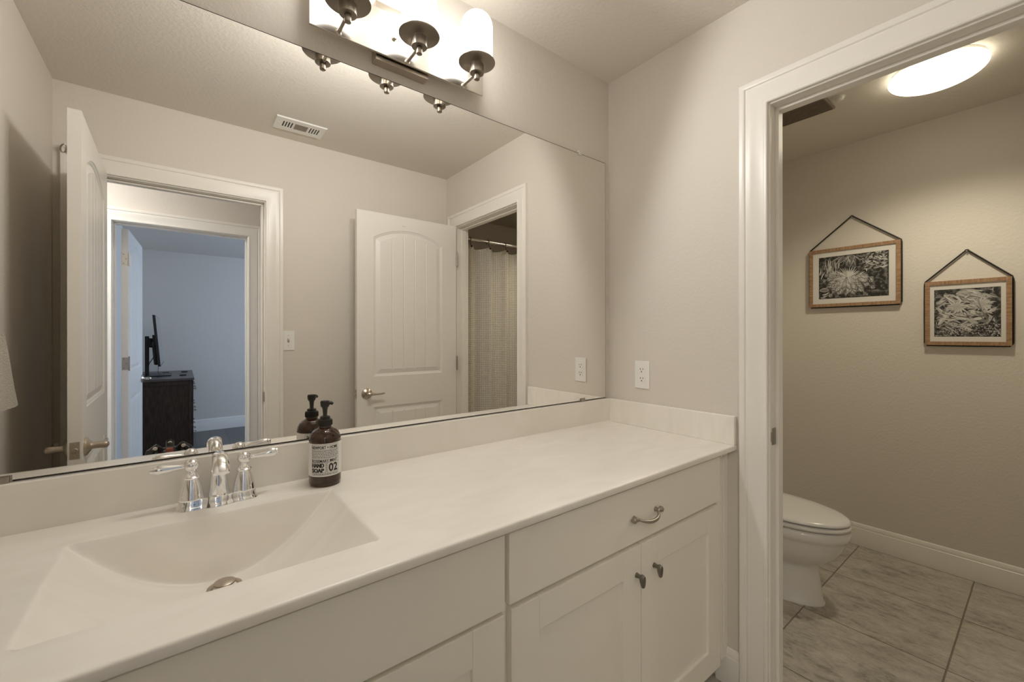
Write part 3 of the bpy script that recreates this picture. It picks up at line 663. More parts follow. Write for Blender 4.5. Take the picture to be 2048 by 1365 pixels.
# ------------------------------------------------------------------ outlet and switch plates
def plate(bm, put, w_=0.070, h_=0.118):
    box(bm, -w_ / 2, w_ / 2, -0.0055, 0.0, -h_ / 2, h_ / 2, 0.0028, 3)
def place(bm, loc, rot): bmesh.ops.transform(bm, matrix=Matrix.Translation(loc) @ Matrix.Rotation(rot, 4, 'Z'), verts=bm.verts)
OL, OR_ = (-0.0002, -0.178, 1.0965), -PI / 2
ou = thing('wall_outlet', 'white duplex outlet on the wall above the side splash', 'outlet', OL)
bm = BM(); plate(bm, None, 0.073, 0.119); place(bm, OL, OR_); obj('cover_plate', bm, M['white_plastic'], ou)
for dz_ in (0.0195, -0.0195):
    bm = BM(); ring = []
    for k in range(40):
        a = 2 * PI * k / 40; ring.append((0.0176 * math.cos(a), max(-0.0140, min(0.0140, 0.0176 * math.sin(a)))))
    loft(bm, [[(x, -0.0050, z + dz_) for x, z in ring], [(x, -0.0068, z + dz_) for x, z in ring], [(x * 0.95, -0.0072, z * 0.95 + dz_) for x, z in ring]])
    place(bm, OL, OR_); rc = obj('receptacle', bm, M['white_plastic'], ou)
    bm = BM(); box(bm, -0.0075, -0.0052, -0.0076, -0.0070, dz_ + 0.001, dz_ + 0.009); box(bm, 0.0052, 0.0075, -0.0076, -0.0070, dz_ + 0.0015, dz_ + 0.0085)
    lathe(bm, [(0.0028, -0.0070), (0.0028, -0.0076)], (0, 0, dz_ - 0.0065), 'y', 12); place(bm, OL, OR_); obj('slots', bm, M['dark_slot'], rc)
bm = BM(); lathe(bm, [(0.0028, -0.005), (0.0024, -0.0066)], (0, 0, 0), 'y', 12); place(bm, OL, OR_); obj('screw', bm, M['white_plastic'], ou)
SL = (-1.0682, YS + 0.0002, 1.2377)
sw = thing('light_switch', 'white toggle light switch on the wall beside the hall doorway', 'light switch', SL)
bm = BM(); plate(bm, None, 0.070, 0.117); place(bm, SL, PI); obj('cover_plate', bm, M['white_plastic'], sw)
bm = BM(); box(bm, -0.0052, 0.0052, -0.0062, -0.005, -0.0125, 0.0125); place(bm, SL, PI); obj('toggle_slot', bm, M['nickel_dark'], sw)
bm = BM(); loft(bm, [[(-0.004, -0.005, -0.004), (0.004, -0.005, -0.004), (0.004, -0.005, 0.006), (-0.004, -0.005, 0.006)], [(-0.0032, -0.016, 0.006), (0.0032, -0.016, 0.006), (0.0032, -0.016, 0.011), (-0.0032, -0.016, 0.011)]]); place(bm, SL, PI); obj('toggle', bm, M['white_plastic'], sw)
for dz_ in (-0.03, 0.03):
    bm = BM(); lathe(bm, [(0.003, -0.005), (0.0026, -0.0064)], (0, 0, dz_), 'y', 10); place(bm, SL, PI); obj('screw', bm, M['nickel'], sw)

# ------------------------------------------------------------------ ceiling register
VX, VY = -1.0430, -1.3350
ve = thing('ceiling_register', 'white stamped air register on the bathroom ceiling near the hall doorway', 'vent', (VX, VY, H))
bm = BM(); hx, hy = 0.124, 0.075
# face plate as bars around the three groups of slots
cut = []
for k in range(4): cut.append((-0.088 + k * 0.0135, 0.0065)); 
for k in range(4): cut.append((0.0475 + k * 0.0135, 0.0065))
edges = [-hx]
spans = sorted([(c, c + w_) for c, w_ in cut] + [(-0.030, 0.036)])
pos = -hx
for a, b_ in spans: box(bm, VX + pos, VX + a, VY - 0.036, VY + 0.036, H - 0.007, H - 0.004); pos = b_
box(bm, VX + pos, VX + hx, VY - 0.036, VY + 0.036, H - 0.007, H - 0.004)
for s_ in (-1, 1):
    y0, y1 = sorted((VY + s_ * 0.036, VY + s_ * hy)); box(bm, VX - hx, VX + hx, y0, y1, H - 0.007, H - 0.004)
loft(bm, [[(VX - hx, VY - hy, H - 0.007), (VX + hx, VY - hy, H - 0.007), (VX + hx, VY + hy, H - 0.007), (VX - hx, VY + hy, H - 0.007)], [(VX - hx - 0.004, VY - hy - 0.004, H - 0.0005), (VX + hx + 0.004, VY - hy - 0.004, H - 0.0005), (VX + hx + 0.004, VY + hy + 0.004, H - 0.0005), (VX - hx - 0.004, VY + hy + 0.004, H - 0.0005)]], cap=False)
for s_ in (-1, 1): ball(bm, (VX + s_ * 0.108, VY - 0.01 * s_, H - 0.007), 0.004, (1, 1, 0.6))
obj('face_plate', bm, M['white_plastic'], ve)
bm = BM()
for k in range(7): y = VY - 0.031 + k * 0.0103; loft(bm, [[(VX - 0.030, y, H - 0.0068), (VX + 0.036, y, H - 0.0068), (VX + 0.036, y + 0.0045, H - 0.0052), (VX - 0.030, y + 0.0045, H - 0.0052)], [(VX - 0.030, y, H - 0.0062), (VX + 0.036, y, H - 0.0062), (VX + 0.036, y + 0.0045, H - 0.0046), (VX - 0.030, y + 0.0045, H - 0.0046)]])
obj('louvres', bm, M['nickel_dark'], ve)
bm = BM(); box(bm, VX - 0.100, VX + 0.105, VY - 0.04, VY + 0.04, H - 0.0025, H - 0.0003); obj('duct_opening', bm, M['dark_slot'], ve)

# ------------------------------------------------------------------ toilet room
TLX, TLY = 1.045, -0.955
tl = thing('ceiling_light', 'round white glass dome light on the toilet room ceiling', 'ceiling lamp', (TLX, TLY, H))
bm = BM(); lathe(bm, [(0.150, -0.018), (0.152, -0.001)], (TLX, TLY, H), 'z', 48); obj('base_pan', bm, M['white_plastic'], tl)
bm = BM(); pr = [(0.158, -0.016), (0.160, -0.020)]
for k in range(1, 13): a = PI / 2 * k / 12; pr.append((max(0.160 * math.cos(a), 0.0005), -0.020 - 0.052 * math.sin(a)))
lathe(bm, pr, (TLX, TLY, H), 'z', 56); obj('glass_dome', bm, M['dome'], tl)
bulb('dome_bulb', (TLX, TLY, H - 0.125), (0, 0, -1), TOILET_BULB, (1.0, 0.90, 0.70), 145, 0.05, 0.7)
ef = thing('exhaust_fan', 'grey exhaust fan grille on the toilet room ceiling near the door head', 'vent', (0.985, -0.475, H))
bm = BM(); box(bm, 0.90, 1.075, -0.585, -0.335, H - 0.012, H - 0.0005, 0.004, 2); obj('grille_frame', bm, M['nickel_dark'], ef)
bm = BM()
for k in range(11): box(bm, 0.912 + k * 0.0145, 0.918 + k * 0.0145, -0.575, -0.345, H - 0.016, H - 0.0115)
obj('louvres', bm, M['nickel_dark'], ef)
bm = BM(); lathe(bm, [(0.0005, -0.020), (0.012, -0.019), (0.019, -0.013), (0.021, -0.004), (0.026, -0.003), (0.026, -0.0005)], (0.984, -0.622, H), 'z', 28)
tag(obj('sprinkler_cap', bm, M['white_plastic']), 'small white round cap on the toilet room ceiling beside the fan grille', 'sprinkler')

# toilet, facing away from the mirror wall
TX = 0.805
to = thing('toilet', 'white two-piece toilet with closed lid against the toilet room wall', 'toilet', (TX, -0.35, 0))
def egg(hw, y_back, y_front, z, n=56, sq=0.0):
    yc = y_back - (y_back - y_front) * 0.42; out = []
    for k in range(n):
        a = 2 * PI * k / n; c, s_ = math.cos(a), math.sin(a)
        L = (y_back - yc) if s_ > 0 else (yc - y_front)
        e = 0.80 if s_ > 0 else 1.0
        out.append((TX + hw * math.copysign(abs(c) ** e, c), yc + L * math.copysign(abs(s_) ** (e if s_ > 0 else 0.97), s_), z))
    return out
bm = BM()
loft(bm, [egg(0.118, -0.16, -0.612, 0.0), egg(0.118, -0.16, -0.612, 0.010), egg(0.112, -0.16, -0.604, 0.016), egg(0.108, -0.16, -0.598, 0.07), egg(0.104, -0.16, -0.590, 0.13), egg(0.103, -0.16, -0.586, 0.165), egg(0.108, -0.17, -0.592, 0.182), egg(0.132, -0.18, -0.626, 0.205), egg(0.152, -0.19, -0.658, 0.240), egg(0.164, -0.19, -0.682, 0.280), egg(0.169, -0.19, -0.692, 0.312), egg(0.172, -0.19, -0.696, 0.322), egg(0.181, -0.19, -0.706, 0.332), egg(0.183, -0.19, -0.709, 0.345), egg(0.182, -0.19, -0.708, 0.362), egg(0.174, -0.19, -0.700, 0.371)])
obj('bowl', bm, M['vitreous'], to, angle=60)
bm = BM(); loft(bm, [egg(0.165, -0.19, -0.690, 0.3800), egg(0.182, -0.19, -0.7085, 0.3800), egg(0.184, -0.19, -0.7105, 0.3840), egg(0.184, -0.19, -0.7105, 0.391), egg(0.180, -0.19, -0.706, 0.3965), egg(0.172, -0.19, -0.698, 0.3975)]); st = obj('seat', bm, M['seat'], to, angle=60)
bm = BM()
for s_ in (-1, 1):
    bm = BM(); box(bm, TX + s_ * 0.135 - 0.012, TX + s_ * 0.135 + 0.012, -0.535, -0.505, 0.3705, 0.3805, 0.002, 2); obj('seat_bumper', bm, M['seat'], st)
bm = BM(); loft(bm, [egg(0.165, -0.19, -0.690, 0.4050), egg(0.181, -0.19, -0.7075, 0.4050), egg(0.182, -0.19, -0.7085, 0.411), egg(0.175, -0.19, -0.701, 0.418), egg(0.160, -0.20, -0.684, 0.424), egg(0.110, -0.24, -0.61, 0.4285), egg(0.05, -0.32, -0.50, 0.430)]); obj('lid', bm, M['seat'], to, angle=60)
bm = BM(); box(bm, TX - 0.20, TX + 0.20, -0.195, -0.018, 0.375, 0.74, 0.018, 4); box(bm, TX - 0.12, TX + 0.12, -0.24, -0.05, 0.30, 0.378, 0.01, 3); obj('tank', bm, M['vitreous'], to)
bm = BM(); box(bm, TX - 0.21, TX + 0.21, -0.205, -0.010, 0.741, 0.775, 0.009, 3); obj('tank_lid', bm, M['vitreous'], to)
bm = BM(); lathe(bm, [(0.012, -0.195), (0.012, -0.207), (0.007, -0.213)], (TX - 0.15, 0, 0.69), 'y', 16); tube(bm, [(TX - 0.15, -0.212, 0.69), (TX - 0.11, -0.214, 0.687), (TX - 0.085, -0.213, 0.685)], [0.006, 0.005, 0.004], 10); obj('flush_lever', bm, M['chrome'], to)

# framed pictures on the far wall of the toilet room; local u runs along -y, v along z
def leaflet(bm, p, d, L, w_, mi, put, rect, two=None):
    d = d / d.length; n = Vector((-d.y, d.x)); bend = n * (L * 0.06 * (1 if (p.x * 977 % 1) > 0.5 else -1))
    prof_ = ((0.0, 0.0), (0.18, 0.75), (0.42, 1.0), (0.70, 0.62), (1.0, 0.0))
    mid = [p + d * L * t + bend * math.sin(PI * t) for t, q in prof_]
    up = [m_ + n * w_ * q for m_, (t, q) in zip(mid, prof_)]; dn = [m_ - n * w_ * q for m_, (t, q) in zip(mid, prof_)]
    if any(not (rect[0] < q.x < rect[1] and rect[2] < q.y < rect[3]) for q in up + dn): return
    LAY[0] += 1
    if two is None:
        f = bm.faces.new([bm.verts.new(put(q.x, q.y, 0.0)) for q in up + dn[-2:0:-1]]); f.material_index = mi; return
    for half, m2 in ((up, mi), (dn, two)):
        f = bm.faces.new([bm.verts.new(put(q.x, q.y, 0.0)) for q in mid + half[-2:0:-1]]); f.material_index = m2
LAY = [0]
def frond(bm, x, y, ang, L, bend, put, rect, rng, leafL=0.05, n=26, lo=0, shades=(1, 2, 3, 3)):
    p = Vector((x, y)); a = ang
    for k in range(n):
        t = k / n; step = L / n; a += bend / n; d = Vector((math.cos(a), math.sin(a)))
        q = p + d * step
        ll = leafL * (math.sin(PI * min(1, t * 1.15 + 0.12)) ** 0.7 if t < 0.8 else (1 - t) * 3.2 + 0.1)
        for s_ in (-1, 1):
            aa = a + s_ * (0.95 - 0.35 * t); leaflet(bm, q, Vector((math.cos(aa), math.sin(aa))), max(ll, 0.006), 0.0012 + 0.0009 * (1 - t), rng.choice(shades), put, rect)
        if rect[0] < p.x < rect[1] and rect[2] < p.y < rect[3] and rect[0] < q.x < rect[1] and rect[2] < q.y < rect[3]:
            nn = Vector((-d.y, d.x)) * 0.0012
            bm.faces.new([bm.verts.new(put(v_.x, v_.y, -0.0001)) for v_ in (p - nn, q - nn, q + nn, p + nn)]).material_index = 4
        p = q
def picture(label, y0, z0, w_, h_, mw, pw, ph, pdx, pdz, seed, kind, nail):
    XF = XT - 0.027
    t = thing('framed_picture', label, 'picture', (XT - 0.001, y0 - w_ / 2, z0 + h_ / 2))
    def put(u, v, d): return (XF + 0.0062 - d, y0 - u, z0 + v)
    fw = 0.0190
    def rail(bm, a):
        loft(bm, [[(XF if i < 2 else XT - 0.001, y0 - u, z0 + v) for i, (u, v) in enumerate(q)] for q in a])
    for name_mat, prs in (('oak', (((0, 0, 0, h_), (fw, fw, fw, h_ - fw)), ((w_, 0, w_, h_), (w_ - fw, fw, w_ - fw, h_ - fw)))), ('oak_v', (((0, 0, w_, 0), (fw, fw, w_ - fw, fw)), ((0, h_, w_, h_), (fw, h_ - fw, w_ - fw, h_ - fw))))):
        for o_, i_ in prs:
            bm = BM(); vs = []
            for x in (XF, XT - 0.001):
                vs.append([bm.verts.new((x, y0 - u, z0 + v)) for u, v in ((o_[0], o_[1]), (o_[2], o_[3]), (i_[2], i_[3]), (i_[0], i_[1]))])
            bm.faces.new(vs[0]); bm.faces.new(vs[1][::-1])
            for k in range(4): bm.faces.new((vs[0][k], vs[0][(k + 1) % 4], vs[1][(k + 1) % 4], vs[1][k]))
            obj('frame_rail', bm, M[name_mat], t)
    bm = BM(); box(bm, XF + 0.0066, XT - 0.004, y0 - w_ + fw - 0.002, y0 - fw + 0.002, z0 + fw - 0.002, z0 + h_ - fw + 0.002); obj('mat_board', bm, M['mat_board'], t)
    bm = BM(); u0, v0 = (w_ - pw) / 2 + pdx, (h_ - ph) / 2 + pdz; rect = (u0, u0 + pw, v0, v0 + ph)
    bm.faces.new([bm.verts.new(put(u, v, 0.0)) for u, v in ((u0, v0), (u0 + pw, v0), (u0 + pw, v0 + ph), (u0, v0 + ph))]).material_index = 0
    rng = random.Random(seed); LAY[0] = 0
    def putl(u, v, d): return put(u, v, 0.0003 + 0.0000012 * LAY[0] - d)
    if kind == 0:
        for k in range(26):                       # upright blades at the back left
            leaflet(bm, Vector((u0 + pw * rng.uniform(0.0, 0.30), v0 + ph * rng.uniform(0.45, 0.75))), Vector((rng.uniform(-0.35, 0.5), 1.0)), rng.uniform(0.05, 0.10), 0.0030, rng.choice((1, 2, 2, 3)), putl, rect)
        for k in range(30):                       # dark and pale strands hanging from the top
            a = rng.uniform(-2.6, -0.6); leaflet(bm, Vector((u0 + pw * rng.uniform(0.34, 0.56), v0 + ph * 0.985)), Vector((math.cos(a), math.sin(a))), rng.uniform(0.05, 0.085), 0.0022, rng.choice((1, 1, 2)), putl, rect)
        for k in range(120):                      # small bright foliage at the upper right
            leaflet(bm, Vector((u0 + pw * rng.uniform(0.62, 1.0), v0 + ph * rng.uniform(0.62, 1.0))), Vector((rng.uniform(-1, 1), rng.uniform(-0.6, 0.4))), rng.uniform(0.012, 0.03), rng.uniform(0.0015, 0.0035), rng.choice((1, 2, 2, 3)), putl, rect)
        cx, cy = u0 + pw * 0.42, v0 + ph * 0.48
        for a, L, bd in ((2.95, 0.12, 0.55), (2.65, 0.11, 0.5), (0.10, 0.13, -0.75), (0.40, 0.13, -1.1), (-2.75, 0.135, 0.25), (-0.35, 0.15, -0.35), (-2.35, 0.14, 0.25), (-0.80, 0.15, -0.15), (-2.0, 0.135, 0.1), (-1.2, 0.135, -0.05), (-1.6, 0.130, 0.0)):
            frond(bm, cx, cy, a, L, bd, putl, rect, rng, 0.034, 24)
        for a in lin(0.55, 2.5, 11): leaflet(bm, Vector((cx, cy)), Vector((math.cos(a), math.sin(a))), rng.uniform(0.055, 0.085), 0.0035, rng.choice((2, 3, 3)), putl, rect)
        for k in range(8): leaflet(bm, Vector((u0 + pw * rng.uniform(0.0, 0.10), v0 + ph * rng.uniform(0.0, 0.10))), Vector((1, rng.uniform(-0.2, 0.9))), 0.03, 0.003, 3, putl, rect)
        e = [(u0 + pw * 0.085 + 0.025 * math.cos(a), v0 + ph * 0.21 + 0.0115 * math.sin(a)) for a in lin(0, 2 * PI, 25)[:-1]]
        LAY[0] += 1; bm.faces.new([bm.verts.new(putl(u, v, 0.0)) for u, v in e]).material_index = 2
        e = [(u0 + pw * 0.085 + 0.021 * math.cos(a), v0 + ph * 0.21 + 0.0085 * math.sin(a)) for a in lin(0, 2 * PI, 25)[:-1]]
        LAY[0] += 1; bm.faces.new([bm.verts.new(putl(u, v, 0.0)) for u, v in e]).material_index = 1
    else:
        for k in range(210):                      # broad pale leaves crossing the middle of the print
            v_ = v0 + ph * rng.uniform(0.20, 0.98); a = rng.choice((0.5, 0.9, -0.4, 2.4, 2.9)) + rng.uniform(-0.4, 0.4)
            m1 = rng.choice((1, 2, 2, 3, 3)); leaflet(bm, Vector((u0 + pw * rng.uniform(0, 1), v_)), Vector((math.cos(a), math.sin(a))), rng.uniform(0.035, 0.085), rng.uniform(0.003, 0.009), m1, putl, rect, two=rng.choice((1, 2, m1)))
        for (cx_, cy_) in ((0.30, 0.93), (0.10, 0.90), (0.93, 0.62), (0.82, 0.90), (0.45, 0.55)):     # gaps of deep shade
            for k in range(7): a = rng.uniform(0, 6.28); leaflet(bm, Vector((u0 + pw * cx_, v0 + ph * cy_)), Vector((math.cos(a), math.sin(a))), rng.uniform(0.012, 0.024), 0.006, 0, putl, rect)
        for (cx_, cy_) in ((0.36, 0.62), (0.72, 0.66)):
            for a in lin(0.2, 6.0, 15): leaflet(bm, Vector((u0 + pw * cx_, v0 + ph * cy_)), Vector((math.cos(a), math.sin(a))), rng.uniform(0.03, 0.055), 0.005, rng.choice((2, 3, 3)), putl, rect, two=2)
        for k in range(420):                      # fine ground foliage along the foot
            leaflet(bm, Vector((u0 + pw * rng.uniform(0, 1), v0 + ph * rng.uniform(0, 0.27))), Vector((rng.uniform(-1, 1), rng.uniform(-0.8, 0.8))), rng.uniform(0.006, 0.015), 0.0017, rng.choice((0, 1, 2, 2, 3)), putl, rect)
        for (a0_, b0_, a1_, b1_, m1) in ((0.86, 0.25, 0.57, 0.66, 1), (0.84, 0.27, 0.60, 0.70, 0), (0.86, 0.25, 0.66, 0.90, 1), (0.84, 0.28, 0.95, 0.66, 0), (0.10, 0.55, 0.48, 0.30, 3), (0.05, 0.42, 0.40, 0.34, 3)):
            p, q = Vector((u0 + pw * a0_, v0 + ph * b0_)), Vector((u0 + pw * a1_, v0 + ph * b1_)); leaflet(bm, p, q - p, (q - p).length, 0.0022, m1, putl, rect)
    obj('print', bm, [M['print_dark'], M['print_mid'], M['print_light'], M['print_pale'], M['print_mid']], t, recalc=False)
    # cord: over the nail, down both sides and round underneath
    bm = BM(); ny, nz = nail; xc = XT - 0.010; r = 0.0038
    tube(bm, [(xc, y0 + 0.003, z0 + h_ - 0.012), (xc, y0 + 0.0005, z0 + h_ + 0.002), (xc, ny + 0.006, nz - 0.002), (xc, ny + 0.003, nz + 0.0035), (xc, ny - 0.003, nz + 0.0035), (xc, ny - 0.006, nz - 0.002), (xc, y0 - w_ - 0.0005, z0 + h_ + 0.002), (xc, y0 - w_ - 0.003, z0 + h_ - 0.012),
              (xc, y0 - w_ - 0.0035, z0 + h_ * 0.5), (xc, y0 - w_ - 0.003, z0 + 0.012), (xc, y0 - w_ + 0.006, z0 - 0.0025), (xc, y0 - w_ / 2, z0 - 0.0035), (xc, y0 - 0.006, z0 - 0.0025), (xc, y0 + 0.003, z0 + 0.012), (xc, y0 + 0.0035, z0 + h_ * 0.5)], r, 8, closed=True)
    obj('hanging_cord', bm, M['cord'], t)
    bm = BM(); lathe(bm, [(0.0016, XT), (0.0016, XT - 0.016), (0.0038, XT - 0.017), (0.0030, XT - 0.019)], (0, ny, nz - 0.002), 'x', 10)
    return bm
b1_ = picture('oak framed black and white fern photograph, higher and wider of the two', -0.3020, 1.4445, 0.4395, 0.3635, 0, 0.338, 0.262, 0.0, 0.0, 11, 0, (-0.518, 1.990))
tag(obj('picture_nail', b1_, M['nickel']), 'small nail holding the cord of the wide fern photograph', 'nail')
b2_ = picture('oak framed black and white leaf photograph, lower and smaller of the two', -0.8405, 1.2130, 0.3070, 0.3410, 0, 0.236, 0.250, 0.0, 0.0, 23, 1, (-0.9955, 1.706))
tag(obj('picture_nail', b2_, M['nickel']), 'small nail holding the cord of the smaller leaf photograph', 'nail')

# shower curtain and rod at the tub end of the toilet room
RY, RZ = -1.60, 2.038
bm = BM(); lathe(bm, [(0.0125, EW + 0.003), (0.0125, XT - 0.003)], (0, RY, RZ), 'x', 20)
for x0, x1 in ((EW + 0.001, EW + 0.012), (XT - 0.012, XT - 0.001)): lathe(bm, [(0.03, x0), (0.03, x1)], (0, RY, RZ), 'x', 24)
tag(obj('curtain_rod', bm, M['chrome']), 'shiny straight shower rod across the tub end of the toilet room', 'curtain rod')
bm = BM(); uvl = bm.loops.layers.uv.new('UVMap')
cx0, cx1, cz0, cz1 = EW + 0.02, XT - 0.03, 0.10, 1.988
hooks = [0.245 + 0.175 * (k - 1) for k in range(0, 10)]
def cur_pt(x, z):
    fz = (z - cz0) / (cz1 - cz0)
    y = RY + 0.028 * math.sin(2 * PI * (x - 0.02) / 0.175) + 0.014 * math.sin(2 * PI * x / 0.41 + 1.0) * (1.2 - fz) + 0.006 * math.sin(2 * PI * x / 0.083 + 0.5 * (1 - fz))
    k = ((x - 0.245) / 0.175) % 1.0; sag = 0.020 * math.sin(PI * k) ** 1.2 * smooth((fz - 0.9) / 0.1)
    return (x, y, z - sag)
us = lin(cx0, cx1, 220); vs_ = lin(cz0, 1.75, 14) + lin(1.78, cz1, 12)
g = grid(bm, us, vs_, cur_pt)
ln = [0.0]
for a, b_ in zip(us, us[1:]):
    p, q = cur_pt(a, 1.2), cur_pt(b_, 1.2); ln.append(ln[-1] + math.hypot(q[0] - p[0], q[1] - p[1]))
idx = {}
for i in range(len(us)):
    for j in range(len(vs_)): idx[g[i][j]] = (ln[i], vs_[j])
for f in bm.faces:
    for l in f.loops: l[uvl].uv = idx[l.vert]
sc_ = tag(obj('shower_curtain', bm, M['curtain'], angle=80), 'off-white waffle weave shower curtain hanging from the rod', 'shower curtain')
for k, x in enumerate(hooks):
    if not (cx0 < x < cx1): continue
    px, py, pz = cur_pt(x, cz1)
    bm = BM(); pts = [(x + 0.004 * math.sin(a), RY + 0.017 * math.sin(a), RZ - 0.002 + 0.0175 * math.cos(a)) for a in lin(-2.6, 2.6, 18)]
    pts = pts + [(x, py - 0.004, pz + 0.002), (x - 0.001, py + 0.008, pz - 0.010)]
    tube(bm, pts, 0.0022, 8); ball(bm, (x - 0.001, py + 0.010, pz - 0.012), 0.0075)
    tag(obj('curtain_hook', bm, M['hook']), 'dark bronze hook linking the waffle curtain to the shower rod', 'hook', 'shower curtain hooks')

M['hall_fill_dome'] = mat('hall_fill_glass', (0.9, 0.88, 0.84), 0.25, emit=(LAMP, HALL_FILL_STRENGTH))  # added hall fill light, out of view, to brighten cabinet fronts and lower room
hl = thing('ceiling_light', 'added unseen dome fill light on the hall ceiling outside the bathroom door', 'ceiling lamp', (-2.38, -2.06, H))
bm = BM(); lathe(bm, [(0.135, -0.018), (0.137, -0.001)], (-2.38, -2.06, H), 'z', 40); obj('base_pan', bm, M['white_plastic'], hl)
bm = BM(); pr = [(0.142, -0.016), (0.144, -0.020)]
for k in range(1, 13): a = PI / 2 * k / 12; pr.append((max(0.144 * math.cos(a), 0.0005), -0.020 - 0.048 * math.sin(a)))
lathe(bm, pr, (-2.38, -2.06, H), 'z', 48); obj('glass_dome', bm, M['hall_fill_dome'], hl)

# ------------------------------------------------------------------ towel on a ring on the left wall
tr = thing('towel_ring', 'round metal towel ring on the left wall holding the white towel', 'towel ring', (XW, -0.50, 1.42))
bm = BM(); lathe(bm, [(0.026, XW + 0.0005), (0.026, XW + 0.008), (0.012, XW + 0.014), (0.009, XW + 0.045)], (0, -0.50, 1.42), 'x', 24); obj('wall_mount', bm, M['nickel'], tr)
bm = BM(); tube(bm, [(XW + 0.045, -0.50 + 0.075 * math.sin(a), 1.345 + 0.075 * math.cos(a)) for a in lin(0, 2 * PI, 33)[:-1]], 0.0045, 10, closed=True); obj('ring', bm, M['nickel'], tr)
bm = BM()
def tow(u, v):   # u -1..1 across, v 0 bottom .. 1 fold
    wd = 0.085 + (0.30 - 0.085) * (1 - v) ** 0.9
    y = -0.50 + wd * u + 0.004 * math.sin(9 * u); z = 1.275 - (1 - v) * 0.218 + 0.010 * (1 - v) * math.sin(2.5 * u) - 0.004 * abs(u)
    return y, z
rings = []
for v_ in lin(0, 1, 22):
    ring = []
    for k in range(80):
        a = 2 * PI * k / 80; u = math.cos(a); y, z = tow(u, v_)
        x = XW + 0.040 + (0.014 + 0.010 * v_) * (1 if math.sin(a) > 0 else -1) * abs(math.sin(a)) ** 0.35 + 0.006 * math.sin(14 * u) * (0.4 + 0.6 * v_)
        ring.append((x, y, z))
    rings.append(ring)
loft(bm, rings); tag(obj('hand_towel', bm, M['towel'], angle=60), 'white terry hand towel draped on the left wall at the mirror edge', 'towel')

# ------------------------------------------------------------------ bedroom furniture seen through the hall doorway
DX0, DX1, DYN, DYF, DZT = -1.985, -1.472, -4.36, -5.62, 0.822
dr_ = thing('dresser', 'dark espresso dresser against the bedroom wall, end panel facing the hall', 'dresser', (-1.73, -5.0, 0))
bm = BM(); box(bm, DX0, DX1 - 0.022, DYF, DYN, 0.06, DZT - 0.026, 0.003, 2)
for y in (DYN - 0.035, DYF): box(bm, DX0, DX1 - 0.022, y, y + 0.035, 0.0, 0.06)
obj('carcass', bm, M['espresso'], dr_)
bm = BM(); box(bm, DX1 - 0.040, DX1 - 0.018, DYN, DYN + 0.008, 0.0, DZT - 0.026, 0.002, 1); box(bm, DX0, DX0 + 0.03, DYN, DYN + 0.008, 0.0, DZT - 0.026, 0.002, 1); box(bm, DX0 + 0.03, DX1 - 0.040, DYN, DYN + 0.008, DZT - 0.07, DZT - 0.026, 0.002, 1); obj('end_frame', bm, M['espresso'], dr_)
M['dresser_top'] = mat('dresser_top_wood', (0.085, 0.070, 0.066), 0.30, spec=0.6)
bm = BM(); box(bm, DX0 - 0.005, DX1 + 0.008, DYF - 0.01, DYN + 0.02, DZT - 0.026, DZT, 0.004, 2); obj('top', bm, M['dresser_top'], dr_)
for row in range(3):
    for col in range(2):
        y1 = DYN - 0.015 - col * 0.62; z0 = 0.085 + row * 0.236
        bm = BM(); box(bm, DX1 - 0.022, DX1, y1 - 0.605, y1, z0, z0 + 0.226, 0.002, 2); dd = obj('drawer', bm, M['espresso'], dr_)
        for q in (0.17, 0.43):
            bm = BM(); yy = y1 - q; zz = z0 + 0.13
            tube(bm, [(DX1, yy + 0.045, zz), (DX1 + 0.018, yy + 0.044, zz), (DX1 + 0.026, yy + 0.03, zz - 0.003), (DX1 + 0.028, yy, zz - 0.004), (DX1 + 0.026, yy - 0.03, zz - 0.003), (DX1 + 0.018, yy - 0.044, zz), (DX1, yy - 0.045, zz)], 0.0042, 8); obj('drawer_pull', bm, M['nickel_dark'], dd)
tv = thing('television', 'flat black television on a pole stand on the dark dresser', 'television', (-1.80, -4.95, DZT))
tilt = 0.082
def TVP(d, y, z):    # d out of the screen, z up from the middle of the panel
    return (-1.775 + d * math.cos(tilt) + z * -math.sin(tilt), y, 1.213 + z * math.cos(tilt) - d * math.sin(tilt))
def tvbox(bm, d0, d1, y0, y1, z0, z1, bev=0.0):
    b2 = BM(); box(b2, d0, d1, y0, y1, z0, z1, bev, 2)
    m_ = {}
    for v_ in b2.verts: m_[v_] = bm.verts.new(TVP(*v_.co))
    for f in b2.faces: bm.faces.new([m_[v_] for v_ in f.verts])
    b2.free()
bm = BM(); tvbox(bm, -0.014, 0.010, -5.42, -4.48, -0.270, 0.272, 0.003); tvbox(bm, -0.050, -0.014, -5.30, -4.62, -0.262, -0.02, 0.01); obj('panel', bm, M['black'], tv)
bm = BM(); tvbox(bm, 0.0102, 0.0108, -5.412, -4.488, -0.255, 0.264); obj('screen', bm, M['screen'], tv)
bm = BM(); box(bm, -1.893, -1.857, -4.97, -4.93, DZT + 0.008, 1.262, 0.004, 2); ps = obj('pole', bm, M['black'], tv)
bm = BM(); box(bm, -1.857, -1.820, -5.00, -4.90, 1.135, 1.240, 0.003, 2); tvbox(bm, -0.045, -0.014, -5.10, -4.78, -0.10, 0.06, 0.003)
for z in (1.215, 1.185, 1.150): ball(bm, (-1.838, -4.900, z), 0.009)
obj('wall_bracket', bm, M['black'], tv)
bm = BM(); box(bm, -1.925, -1.660, -5.16, -4.74, DZT + 0.001, DZT + 0.009, 0.003, 2); obj('stand_base', bm, M['black'], tv)
bm = BM(); tube(bm, [(-1.815, -4.80, 1.03), (-1.83, -4.83, 1.00), (-1.852, -4.88, 0.965), (-1.862, -4.90, 0.93)], 0.004, 8); obj('cable', bm, M['black'], tv)
